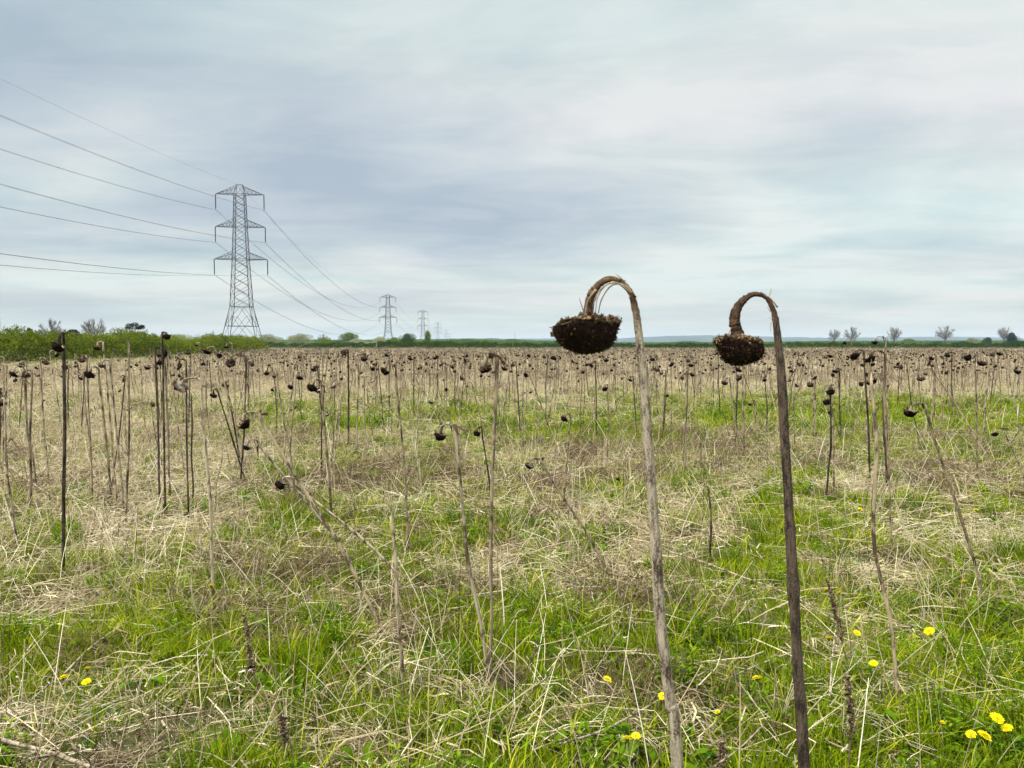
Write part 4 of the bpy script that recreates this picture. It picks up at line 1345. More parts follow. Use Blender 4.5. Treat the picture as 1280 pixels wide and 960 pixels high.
# ------------------------------------------------------------------ fallen stalks, dock stems, dandelions
FALLEN = [
    ([(-60, 905), (0, 924), (60, 940), (140, 968)], .0085, 'stem_pale', 'thick pale stalk lying in the bottom left corner', .10),
    ([(832, 688), (880, 703), (930, 722), (985, 742), (1042, 775)], .006, 'stem_pale', 'long pale stalk lying behind the second tall front stem', .13),
    ([(838, 755), (870, 785), (900, 815), (925, 842)], .006, 'stem_dark', 'dark stalk lying between the two tall front stems', .08),
    ([(905, 850), (950, 830), (990, 815)], .0035, 'stem_pale', 'thin white stalk leaning on the second tall front stem', .10),
    ([(700, 930), (760, 910), (832, 870), (890, 834)], .0045, 'stem_pale', 'pale stalk crossing behind the foot of the tallest stem', .13),
    ([(165, 640), (240, 680), (330, 712), (372, 746)], .004, 'stem_pale', 'thin pale stalk lying below the two crossing left stalks', .10),
    ([(60, 770), (105, 735), (165, 722)], .004, 'stem_pale', 'pale straw stalk on the grass right of the thick black stalk', .08),
    ([(80, 842), (115, 808), (158, 777)], .0045, 'stem_pale', 'pale stalk pointing down to the three dandelions at left', .09),
    ([(95, 885), (120, 872), (142, 852)], .004, 'stem_pale', 'short white stalk just below the three dandelions at left', .07),
    ([(60, 932), (115, 918), (175, 904)], .005, 'stem_pale', 'flat double straw stalk above the corner stalk', .06),
    ([(510, 840), (565, 870), (622, 898)], .0035, 'stem_pale', 'thin pale stalk sloping right of the bare broken stalk', .08),
    ([(340, 780), (400, 740), (470, 705)], .0045, 'stem_pale', 'pale stalk sloping up to the foot of the leaning stalks', .10),
    ([(0, 575), (35, 600), (65, 620)], .005, 'stem_pale', 'pale leaning stalk before the black stalk at left edge', .2),
    ([(5, 620), (15, 655), (25, 690)], .006, 'stem_pale', 'pale steep stalk at the left edge', .15),
    ([(1090, 905), (1145, 900), (1180, 896)], .003, 'stem_pale', 'straight thin stalk beside the four dandelions at right', .07),
    ([(1085, 770), (1120, 740), (1150, 700)], .003, 'stem_pale', 'thin pale stalk across the long tan stalk at right', .2),
    ([(1037, 870), (1041, 815), (1046, 775)], .0035, 'stem_pale', 'upright white straw between the second tall stem and a dandelion', .22),
    ([(890, 960), (925, 935), (960, 900)], .0035, 'stem_pale', 'white straw leaning near the foot of the second tall stem', .15),
]
for pl, r, mt, lb, hz in FALLEN:
    # each lies a little above the ground, held up by the grass
    q = []
    for (x_, y_) in pl:
        dd = unpix(x_, y_)
        t = (CAM_H - hz) / -dd[2]
        q.append(dd * t + np.array([0, 0, CAM_H]))
    q = np.array(q)
    c0 = q[0].copy(); c0[2] = 0
    root = smooth_path(q - c0, 16)
    mb = MB()
    tube(mb, root, np.linspace(r * 1.1, r * .75, 16) * (1 + rng.normal(0, .05, 16)), 8, .6)
    o = mb.build('fallen_stalk', M[mt], None, True, tuple(c0))
    tag(o, lb, 'stalk', 'dead stalks fallen in the grass')

DOCK = [((352, 893), (352, 965), .34, 'fuzzy grey brown seed stem at the bottom left of the centre'), ((902, 925), (900, 990), .3, 'dark brown seed stem between the feet of the front pair'),
        ((1035, 726), (1066, 850), .42, 'brown seed stem leaning right of the second tall front stem'), ((1059, 843), (1059, 975), .4, 'upright dark seed stem right of the second tall foot'),
        ((306, 770), (330, 880), .34, 'curved dark seed stem beside the pale crooked sunflower'),         ]
for tp, ft, hh, lb in DOCK:
    f = gp(*ft); f[2] = float(ground_z(f[0], f[1]))
    t = at(tp[0], tp[1], f[1]) - f
    root = empty('dry_weed', tuple(f))
    mb = MB()
    path = smooth_path([[0, 0, -.02], t * .5 + rng.normal(0, .01, 3), t], 12)
    tube(mb, path, np.linspace(.004, .0015, 12), 6, .4)
    mb.build('stem', M['weed'], root, True)
    sb = MB()
    n = 420
    u = U(.42, 1.0, n)
    base = np.stack([np.interp(u, np.linspace(0, 1, 12), path[:, k]) for k in range(3)], -1)
    wob = .019 * (1.1 - .75 * (u - .42) / .58) * (1 + .5 * np.sin(u * 45)) * rng.random(n) ** .5
    ph = U(0, 6.283, n)
    C = base + np.stack([np.cos(ph), np.sin(ph), U(-.3, .3, n)], -1) * wob[:, None]
    s = U(.0025, .0055, n)
    V = np.stack([C + rng.normal(0, 1, (n, 3)) * s[:, None] for _ in range(4)], 1)
    i4 = np.arange(n) * 4
    sb.add(V.reshape(-1, 3), np.concatenate([np.stack([i4 + a, i4 + b_, i4 + c_], -1) for a, b_, c_ in ((0, 1, 2), (0, 2, 3), (0, 3, 1), (1, 3, 2))]), np.repeat(np.clip(rng.normal(.45, .25, n), 0, 1), 4))
    sb.build('seed_head', M['weed'], root)
    tag(root, lb, 'weed', 'dry brown seed stems among the grass')

# dandelion prototype
dr = empty('dandelion', (0, 0, 0))
mb = MB()
tube(mb, smooth_path([[.01, -.04, -.20], [.008, -.02, -.10], [.004, .002, -.04], [0, 0, 0]], 8), [.0016] * 8, 6)
mb.build('stem', M['dandelion_stem'], dr, True)
mb = MB()
for ring, (nn, L_, el) in enumerate([(26, .021, .12), (24, .018, .35), (20, .014, .65), (14, .009, 1.0)]):
    a = np.arange(nn) * 2 * np.pi / nn + ring * .1 + rng.normal(0, .05, nn)
    dv = np.stack([np.cos(a) * math.cos(el), np.sin(a) * math.cos(el), np.full(nn, math.sin(el))], -1)
    Ls = L_ * U(.85, 1.1, nn)
    P = dv[:, None] * Ls[:, None, None] * np.array([.08, .6, 1.0])[None, :, None] + np.array([0, 0, .003 + .001 * ring])
    P[:, 2, 2] -= .0015
    sd2 = np.stack([-np.sin(a), np.cos(a), np.zeros(nn)], -1)
    ribbon_batch(mb, P, np.full((nn, 3), .0034) * np.array([.6, 1, .8]), sd2, U(.2, 1, nn))
mb.build('flower_head', M['petal'], dr)
mb = MB()
lathe(mb, [0, 0, -.009], [0, 0, 1], [(0, .003), (.004, .0065), (.011, .0058)], 10, .03)
mb.build('calyx', M['broad'], dr, True)
DANDY = [((80, 848), 1.15, 'large dandelion at left, nearest of the three together'), ((109, 837), 1.0, 'dandelion at left, farthest of the three together'), ((108, 853), .95, 'small dandelion at left, right hand one of the three together'),
         ((264, 733), 1.1, 'dandelion touching the pale crooked sunflower stem'), ((311, 709), .9, 'dandelion right of the pale crooked sunflower stem'),
         ((784, 925), 1.15, 'dandelion near the foot of the tallest front stem'), ((795, 921), .85, 'small dandelion tucked behind the one at the tallest stem foot'), ((759, 850), 1.0, 'dandelion left of the tallest front stem'), ((828, 871), .9, 'dandelion half hidden by the tallest front stem'),
         ((946, 849), 1.15, 'dandelion just left of the second tall front stem'), ((1033, 738), 1.0, 'dandelion under the leaning brown seed stem'), ((1049, 742), .9, 'smaller dandelion beside the leaning brown seed stem'),
         ((1036, 799), 1.0, 'dandelion between the second tall stem and the upright seed stem'), ((1071, 792), .95, 'dandelion left of the long tan headless stalk'), ((1092, 830), .9, 'dandelion touching the long tan headless stalk'),
         ((1162, 790), 1.3, 'wide dandelion alone right of the long tan headless stalk'), ((1075, 637), 1.2, 'distant dandelion left of the long tan stalk'), ((1220, 638), 1.2, 'distant dandelion near the slanting right stalk'),
         ((1206, 728), 1.1, 'orange yellow dandelion by the slanting right stalk foot'), ((1235, 715), 1.1, 'dandelion right of the slanting right stalk'), ((1178, 904), .6, 'tiny dandelion bud left of the right hand four'),
         ((1246, 899), 1.25, 'tallest dandelion of the four at bottom right'), ((1259, 911), 1.0, 'tilted dandelion, rightmost of the four at bottom right'), ((1214, 919), .9, 'small dandelion, leftmost of the four at bottom right'), ((1230, 921), 1.25, 'wide flat dandelion, lowest of the four at bottom right'),
         ((897, 891), .6, 'tiny dandelion between the two tall front stems')]
for i, (p, s, lb) in enumerate(DANDY):
    o = dr if i == 0 else copy_tree(dr)
    hz = .13 * s + .06
    dd = unpix(*p)
    t = (CAM_H - hz) / -dd[2]
    w = dd * t + np.array([0, 0, CAM_H])
    o.location = tuple(w)
    o.scale = (s, s, s * (1 if s > .9 else 1.2))
    o.rotation_euler = (RAD(22) + rng.normal(0, .12), rng.normal(0, .18), U(0, 6.28))
    tag(o, lb, 'dandelion', 'yellow dandelions in the grass')

# ------------------------------------------------------------------ hedges, bushes and trees


def leaf_cloud(mb, C, size, rnd, flat=.0, tri=False):
    """small folded leaf faces at points C"""
    n = len(C)
    a = norm(rng.normal(0, 1, (n, 3))); b_ = norm(np.cross(a, rng.normal(0, 1, (n, 3))))
    s = np.broadcast_to(size, (n,)) * U(.6, 1.3, n)
    V = np.stack([C - a * s[:, None] * .5, C + b_ * s[:, None] * .36, C + a * s[:, None] * .5, C - b_ * s[:, None] * .36], 1)
    i = np.arange(n)[:, None] * 4 + np.arange(4)[None]
    mb.add(V.reshape(-1, 3), i, np.repeat(rnd, 4))


def hedge_foliage(p0, p1, h, w, n, leaf, tone=.5, lump=1.0, shoots=0):
    """clumpy hedge along a line; n leaves in its volume with more at the surface; local to p0"""
    mb = MB()
    p0 = np.array(p0, float); p1 = np.array(p1, float)
    Ld = np.linalg.norm(p1 - p0); d = (p1 - p0) / Ld; s = np.array([-d[1], d[0]])
    dist0, dist1 = np.hypot(*p0), np.hypot(*p1)
    # more leaves where the hedge is near
    u = rng.random(n)
    if dist1 / max(dist0, 1) > 1.8:
        u = (np.exp(u * math.log(dist1 / dist0)) - 1) / (dist1 / dist0 - 1)
    t = u * Ld
    hh = h * (1 + .34 * (vnoise(t, t * 0 + 3, 2.0 * lump) - .5) + .36 * (vnoise(t, t * 0 + 9, 7 * lump) - .5))
    ang = U(0, math.pi, n)
    rr = 1 - np.abs(rng.normal(0, .16, n))
    rr *= 1 + .42 * (vnoise(t * 1.6, ang * 2.0 * h, .9 * lump) - .5)
    cx = np.cos(ang) * w * .5 * rr
    cz = np.maximum(np.sin(ang) ** .7 * hh * rr, U(0, .4, n))
    C = np.stack([d[0] * t + s[0] * cx, d[1] * t + s[1] * cx, cz], -1)
    sz = leaf * (1 + .8 * np.clip((dist0 + t) / 120, 0, 1.5)) if dist1 / max(dist0, 1) > 1.8 else leaf
    leaf_cloud(mb, C, sz, np.clip(rng.normal(tone, .2, n), 0, 1))
    if shoots:
        u2 = rng.random(shoots); t2 = (np.exp(u2 * math.log(max(dist1 / dist0, 1.01))) - 1) / (max(dist1 / dist0, 1.01) - 1) * Ld
        o_ = rng.normal(0, w * .22, shoots)
        h2 = h * U(.55, .95, shoots)
        Ls = U(.3, .9, shoots)
        B0 = np.stack([d[0] * t2 + s[0] * o_, d[1] * t2 + s[1] * o_, h2], -1)
        tip = B0 + np.stack([rng.normal(0, .14, shoots), rng.normal(0, .14, shoots), Ls], -1)
        for f in np.linspace(.15, 1, 7):
            leaf_cloud(mb, B0 * (1 - f) + tip * f + rng.normal(0, .04, (shoots, 3)), leaf * .9, np.clip(rng.normal(tone + .2, .15, shoots), 0, 1))
    return mb


def hedge(p0, p1, h, w, n, leaf, mt, label, name='hedge', cat='hedge', group=None, tone=.5, lump=1.0, shoots=0):
    root = empty(name, (p0[0], p0[1], 0))
    hedge_foliage(p0, p1, h, w, n, leaf, tone, lump, shoots).build('foliage', M[mt], root)
    # woody stems inside
    mb = MB()
    Ld = math.hypot(p1[0] - p0[0], p1[1] - p0[1]); k = max(4, min(160, int(Ld / 1.2)))
    t = (np.arange(k) + .5) / k
    x_ = (p1[0] - p0[0]) * t + rng.normal(0, w * .12, k); y_ = (p1[1] - p0[1]) * t + rng.normal(0, w * .12, k)
    P = np.stack([np.stack([x_, y_, np.full(k, -.05)], -1), np.stack([x_ + rng.normal(0, .15, k), y_ + rng.normal(0, .15, k), np.full(k, h * .45)], -1), np.stack([x_ + rng.normal(0, .4, k), y_ + rng.normal(0, .4, k), np.full(k, h * .85)], -1)], 1)
    tube_batch(mb, P, np.array([[.06, .045, .02]]) * np.ones((k, 1)), 5)
    mb.build('stems', M['bark'], root)
    return tag(root, label, cat, group)


# long hedge down the left side of the field
hedge((-38, 30), (-43.5, 132), 2.42, 4.4, 180000, .085, 'hedge', 'long bright green hedge along the left side of the field', tone=.5, shoots=5200)
# rough grass strip at its foot
xg = U(-37.5, -33.8, 2600); yg = np.sqrt(U(30 ** 2, 125 ** 2, 2600))
scatter('hedge_foot_grass', grass_lib, np.stack([xg - np.clip((yg - 80) / 50, 0, 1) * 6, yg, yg * 0], -1), np.stack([xg * 0, xg * 0, U(0, 6.28, 2600)], -1), np.stack([U(3, 5, 2600), U(3, 5, 2600), U(1.8, 3.2, 2600)], -1), rng.integers(0, 4, 2600),
        'strip of long yellow green grass at the foot of the left hedge', 'grass')


def far_pt(x_, Y_):
    return ((x_ - 640) / F * Y_, Y_)


# hedge across the far end of the field, in four runs
hedge(far_pt(200, 208), far_pt(470, 212), 2.0, 3.2, 26000, .24, 'hedge_dark', 'dark low far hedge below the pale willow scrub', group='far hedge runs', tone=.42, lump=2)
hedge(far_pt(472, 212), far_pt(640, 214), 2.1, 3.2, 24000, .24, 'hedge_dark', 'dark low far hedge below the distant pylons', group='far hedge runs', tone=.5, lump=2)
hedge(far_pt(642, 214), far_pt(980, 216), 1.75, 3.2, 42000, .24, 'hedge_dark', 'dark low far hedge behind the two front sunflowers', group='far hedge runs', tone=.4, lump=2)
hedge(far_pt(982, 216), far_pt(1420, 214), 1.8, 3.2, 50000, .24, 'hedge_dark', 'dark low far hedge below the bare trees', group='far hedge runs', tone=.4, lump=2)


def bush(x_, y_top, Yd, w_px, mt, label, n=6000, leaf=None, tall=1.0, base_px=432, name='bush', cat='bush', lobes=7, trunk_h=.0, tone=.5, group=None, shape=1.0):
    """rounded shrub or tree crown of leaf faces in uneven lobes, with its own trunk and limbs"""
    X0 = (x_ - 640) / F * Yd
    Ht = (430 - y_top) / F * Yd + CAM_H
    Wd = w_px / F * Yd
    root = empty(name, (X0, Yd, 0))
    mb = MB()
    c_h = Ht * (1 - trunk_h)
    leaf = leaf or max(.16, Yd / F * .8)
    L_c, L_r = [], []
    for i in range(lobes):
        a = U(0, 6.283); q_ = math.sqrt(U(0, 1))
        zz = U(.22, .8)
        rr_ = U(.2, .36) * (1.15 - .5 * abs(zz - .4))
        wlim = .5 - rr_ * .75
        L_c.append((math.cos(a) * q_ * Wd * wlim * (1.2 - .6 * zz * shape), math.sin(a) * q_ * Wd * wlim, Ht * trunk_h + zz * c_h * .92))
        L_r.append((rr_ * Wd, rr_ * Wd, rr_ * c_h * .8))
    L_c.append((0, 0, Ht * trunk_h + .45 * c_h)); L_r.append((Wd * .33, Wd * .33, c_h * .42))
    L_c.append((0, 0, Ht - c_h * .2)); L_r.append((Wd * .18, Wd * .18, c_h * .18))
    per = n // len(L_c)
    for c_, r_ in zip(L_c, L_r):
        dd = norm(rng.normal(0, 1, (per, 3)))
        rad = 1 - np.abs(rng.normal(0, .22, per))
        bump = 1 + .25 * (vnoise(dd[:, 0] * 3 + c_[0], dd[:, 2] * 3 + c_[2], .5) - .5)
        C = np.array(c_) + dd * np.array(r_) * (rad * bump)[:, None]
        C[:, 2] = np.maximum(C[:, 2], .1)
        leaf_cloud(mb, C, leaf, np.clip(rng.normal(tone, .2, per), 0, 1))
    mb.build('crown', M[mt], root)
    tb = MB()
    tube(tb, smooth_path([[0, 0, -.1], [.02 * Wd, 0, Ht * .3], [0, 0, Ht * .8]], 8), np.linspace(max(.06, Ht * .022), .02, 8), 7)
    for c_ in L_c[:5]:
        tube(tb, smooth_path([[0, 0, Ht * (.12 + trunk_h * .6)], np.array(c_) * .6 + np.array([0, 0, Ht * .1]), c_], 6), np.linspace(Ht * .011, .015, 6), 5)
    tb.build('trunk', M['bark'], root, True)
    return tag(root, label, cat, group)


def bare_tree(seed, H, W):
    """leafless tree: trunk, limbs and fine twigs, as two builders"""
    r = np.random.default_rng(seed)
    limbs, twigs = MB(), MB()
    P_, fine = [], []
    cz, rx, rz = H * .60, W * .5, H * .40

    def surf(d):
        """distance from the crown's middle to its uneven outline along d"""
        return 1.0 / math.sqrt((d[0] ** 2 + d[1] ** 2) / rx ** 2 + d[2] ** 2 / rz ** 2)

    def arc(p, e, up, w):
        m_ = (p + e) / 2 + np.array([0, 0, up]) + r.normal(0, w, 3)
        return p, m_, e
    lean = r.normal(0, .02 * H, 2)
    top = np.array([lean[0], lean[1], H * .62])
    P_.append((np.zeros(3), np.array([lean[0] * .3, lean[1] * .3, H * .28]), top, H * .020))
    for i in range(17):
        t0 = r.uniform(.3, .95)
        p = np.array([lean[0] * t0, lean[1] * t0, H * .60 * t0])
        az = i * 2.4 + r.uniform(-.3, .3); el = r.uniform(-.35, 1.35)
        d = np.array([math.cos(az) * math.cos(el), math.sin(az) * math.cos(el), math.sin(el)])
        e = np.array([0, 0, cz]) + d * surf(d) * r.uniform(.72, .95)
        l_ = arc(p, e, -.02 * H, .012 * H)
        P_.append((*l_, H * .009))
        for j in range(15):
            t1 = r.uniform(.25, 1.0)
            q = l_[0] * (1 - t1) ** 2 + 2 * l_[1] * t1 * (1 - t1) + l_[2] * t1 ** 2
            d2 = norm((q - np.array([0, 0, H * .3])) / H + r.normal(0, .22, 3))
            e2 = q + d2 * H * r.uniform(.10, .22)
            v = e2 - np.array([0, 0, cz]); f = np.linalg.norm(v) / surf(norm(v))
            if f > 1.04:
                e2 = q + (e2 - q) * .55
            fine.append((*arc(q, e2, 0, .008 * H), H * .004))
            for k in range(8):
                t2 = r.uniform(.2, 1.0)
                q3 = q + (e2 - q) * t2
                e3 = q3 + norm(d2 + r.normal(0, .45, 3) + np.array([0, 0, .15])) * H * r.uniform(.04, .09)
                fine.append((*arc(q3, e3, 0, .003 * H), .02))
    S_ = np.array([1.0, 1.0, 1.0])
    for lst, mb, m_ in ((P_, limbs, 6), (fine, twigs, 3)):
        A_ = np.array([[a, b_, c_] for a, b_, c_, _ in lst]) * S_
        Rr = np.array([x_[3] for x_ in lst])
        Rr = np.maximum(Rr, .026)
        tube_batch(mb, A_, Rr[:, None] * np.array([1, .85, .65]), m_, r.random(len(lst)))
    return limbs, twigs


def place_bare(x_, y_top, w_px, Yd, label, src=None, seed=1, rz=0.0, group='bare trees beyond the far hedge'):
    H = (430 - y_top) / F * Yd + CAM_H
    W = w_px / F * Yd
    if src is None:
        root = empty('bare_tree', (0, 0, 0))
        l_, t_ = bare_tree(seed, 12.0, 12.0)
        l_.build('trunk', M['bark'], root, True)
        t_.build('crown', M['twig'], root)
    else:
        root = copy_tree(src)
    root.location = ((x_ - 640) / F * Yd, Yd, 0)
    root.scale = (W / 12.0, W / 12.0, H / 12.0)
    root.rotation_euler = (0, 0, rz)
    tag(root, label, 'tree', group)
    return root


bt1 = place_bare(1042, 412, 17, 520, 'small bare tree, left one of the pair on the right horizon', None, 4)
bt2 = place_bare(1064, 409, 20, 520, 'rounded bare tree, right one of the pair on the right horizon', None, 9)
place_bare(1117, 409, 20, 540, 'bare tree standing alone in the middle of the right horizon', bt1, rz=1.1)
place_bare(1181, 408, 24, 540, 'widest bare tree, fourth from the left on the right horizon', bt2, rz=2.2)
place_bare(1254, 409, 18, 560, 'bare tree partly hidden behind the dark round evergreen', bt1, rz=3.4)
place_bare(66, 400, 32, 150, 'low spreading bare tree behind the left hedge', bt2, rz=.7, group='bare trees behind the left hedge')
place_bare(119, 399, 34, 150, 'airy bare tree behind the left hedge, left of the dark pine', bt1, rz=4.0, group='bare trees behind the left hedge')
place_bare(-6, 398, 26, 150, 'bare tree cut by the left edge of the picture', bt1, rz=5.2, group='bare trees behind the left hedge')
place_bare(404, 418, 14, 520, 'small grey bare tree left of the round tree before the second pylon', bt2, rz=3.0)

# behind the left hedge
bush(38, 409, 140, 16, 'needle', 'small dark pointed evergreen behind the left hedge', 3500, .3, name='evergreen_tree', cat='tree', tone=.45)
bush(92, 411, 145, 44, 'needle', 'low dark evergreen clump between the two left bare trees', 6000, .3, name='evergreen_tree', cat='tree', tone=.4, lobes=9)
# flat topped pine
root = empty('pine_tree', (*far_pt(169, 170), 0))
mb = MB()
for (cx, cz, rw, rh) in [(q[0], q[1] + 1.15, q[2] * 1.1, q[3] * 1.1) for q in [(-.9, 4.6, 1.1, .42), (.3, 4.95, 1.3, .42), (1.3, 4.4, 1.1, .38), (.0, 4.3, 1.4, .4), (1.8, 4.6, .6, .25), (-1.3, 4.25, .7, .3), (.9, 3.7, .8, .3)]]:
    n_ = 420
    cz += rng.normal(0, .22)
    rw *= U(.6, 1.05)
    dd = norm(rng.normal(0, 1, (n_, 3)))
    leaf_cloud(mb, np.array([cx, rng.normal(0, .3), cz]) + dd * np.array([rw, rw, rh]) * (1 - np.abs(rng.normal(0, .25, n_)))[:, None], .17, np.clip(rng.normal(.45, .2, n_), 0, 1))
mb.build('crown', M['needle'], root)
mb = MB()
tube(mb, smooth_path([[.2, 0, -.1], [.05, 0, 2.2], [.3, 0, 5.6]], 8), np.linspace(.16, .06, 8), 7)
for e in ((-.9, 0, 5.6), (1.3, .1, 5.4), (.3, 0, 6.0)):
    tube(mb, smooth_path([[.05, 0, 2.6], np.array(e) * .6 + [0, 0, 1.2], e], 6), np.linspace(.07, .03, 6), 5)
mb.build('trunk', M['bark'], root, True)
tag(root, 'dark flat topped pine above the left hedge', 'tree')

# pale scrub and woods between the left hedge end and the far hedge
SCRUB = [
    (222, 417, 165, 60, 'leaf_pale', 'wispy pale scrub above the left hedge before the pylon', 9000, .5),
    (262, 416, 190, 44, 'leaf_pale', 'second wispy pale scrub, nearer the first pylon', 7000, .4),
    (298, 417, 252, 46, 'leaf_pale', 'pale wispy willow scrub around the first pylon foot', 9000, .55),
    (336, 417, 255, 44, 'leaf_pale', 'pale grey green willow just right of the first pylon', 9000, .5),
    (376, 416, 290, 40, 'leaf_pale', 'taller pale willow between first pylon and round tree', 8000, .5),
    (408, 421, 250, 36, 'leaf_yellow', 'yellow green scrub left of the round tree', 6000, .45),
    (437, 415, 320, 30, 'leaf_green', 'round green tree left of the second pylon', 7000, .6),
    (447, 423, 240, 50, 'leaf_pale', 'low cream flowering scrub below the round tree', 8000, .8),
    (475, 420, 270, 30, 'leaf_pale', 'cream blossoming scrub left of the second pylon', 6000, .65),
    (509, 416, 250, 24, 'leaf_green', 'dark round green tree right of the second pylon', 7000, .2),
    (494, 421, 244, 22, 'leaf_yellow', 'small bright green bush at the foot of the second pylon', 5000, .45),
    (522, 424, 244, 16, 'leaf_yellow', 'small light green bush left of the slim poplar', 3500, .55),
    (549, 425, 250, 24, 'leaf_yellow', 'low yellow green bush right of the slim poplar', 4000, .4),
    (582, 423, 380, 48, 'leaf_green', 'low green wood right of the smallest pylons', 7000, .55),
    (606, 424, 300, 30, 'leaf_yellow', 'light green bush in front of the low green wood', 5000, .35),
    (640, 423, 400, 52, 'leaf_green', 'hazy green wood by the thin far mast', 7000, .55),
    (700, 425, 420, 60, 'leaf_green', 'low rounded trees behind the large hanging head', 7000, .5),
    (860, 426, 430, 70, 'leaf_green', 'low rounded trees between the two front sunflowers', 7000, .5),
    (1020, 426, 430, 60, 'leaf_green', 'low rounded trees left of the pair of bare trees', 7000, .45),
    (1135, 423, 480, 34, 'leaf_green', 'pale green rounded trees left of the fourth bare tree', 5000, .6),
    (1213, 422, 470, 26, 'leaf_pale', 'pale budding tree left of the evergreens', 4500, .4),
    (1234, 421, 400, 14, 'hedge_dark', 'narrow dark evergreen left of the round one', 4000, .3),
    (1264, 415, 380, 18, 'needle', 'dark round evergreen rising above the right horizon', 6000, .35),
    (1288, 424, 400, 22, 'leaf_green', 'green bush at the right edge of the horizon', 4000, .4),
    (1172, 426, 330, 30, 'hedge_dark', 'dark bushy clump below the fourth bare tree', 4000, .4),
    (1088, 427, 330, 30, 'hedge_dark', 'dark bushy clump between the bare trees', 4000, .45),
    (1204, 426, 320, 26, 'hedge_dark', 'dark bush just left of the evergreens', 4000, .35),
]
for (x_, yt, Yd, w, mt, lb, n_, tone) in SCRUB:
    nm = 'tree' if ('tree' in lb or 'evergreen' in lb or 'willow' in lb) else 'bush'
    bush(x_, yt, Yd, w, mt, lb, n_, name={'tree': 'leafy_tree', 'bush': 'bush'}[nm], cat=nm, tone=tone, lobes=9)
# slim poplar
bush(535, 412, 245, 10, 'leaf_yellow', 'slim upright poplar right of the third pylon', 3500, name='poplar_tree', cat='tree', tone=.5, lobes=8)

# far woods that read as one mass


def wood(name, Y0, Y1, pts, n, mt, label, tone, leaf):
    x_ = U(-120, 1400, n)
    top = np.interp(x_, [p[0] for p in pts], [p[1] for p in pts])
    Yd = U(Y0, Y1, n)
    H = top / F * Yd + CAM_H
    H *= .75 + .5 * vnoise(x_ * Yd / F, Yd * 0, Y0 / 60)
    mb = MB()
    z = H * (1 - np.abs(rng.normal(0, .3, n)))
    leaf_cloud(mb, np.stack([(x_ - 640) / F * Yd, Yd, np.maximum(z, .3)], -1), leaf, np.clip(rng.normal(tone, .22, n), 0, 1))
    o = mb.build(name, M[mt])
    return tag(o, label, 'woodland', kind='stuff')


wood('treeline', 560, 640, [(-120, 4), (330, 3.5), (420, 4), (560, 3.5), (660, 3), (760, 1.5), (960, 1.5), (1050, 3), (1250, 3), (1400, 3)], 60000, 'leaf_green', 'low green treeline across the plain behind the field', .45, .9)
wood('far_woodland', 1100, 1300, [(-120, 4), (330, 4.5), (560, 5), (680, 4), (740, 2), (900, 2), (1040, 3), (1280, 4), (1400, 4)], 50000, 'leaf_green', 'hazy woodland at the foot of the hills', .5, 1.8)

# ------------------------------------------------------------------ pylons and wires


def lerp(a, b, t):
    return a + (b - a) * t


def hw(z):
    """half width of the lattice body at height z"""
    return float(np.interp(z, [0, 13, 27.4, 37.2, 47, 50], [5.6, 2.85, 2.1, 1.75, 1.45, 1.1]))


ARMS = [(47.0, 7.1, 42.3), (37.2, 7.35, 32.5), (27.4, 7.85, 22.6)]


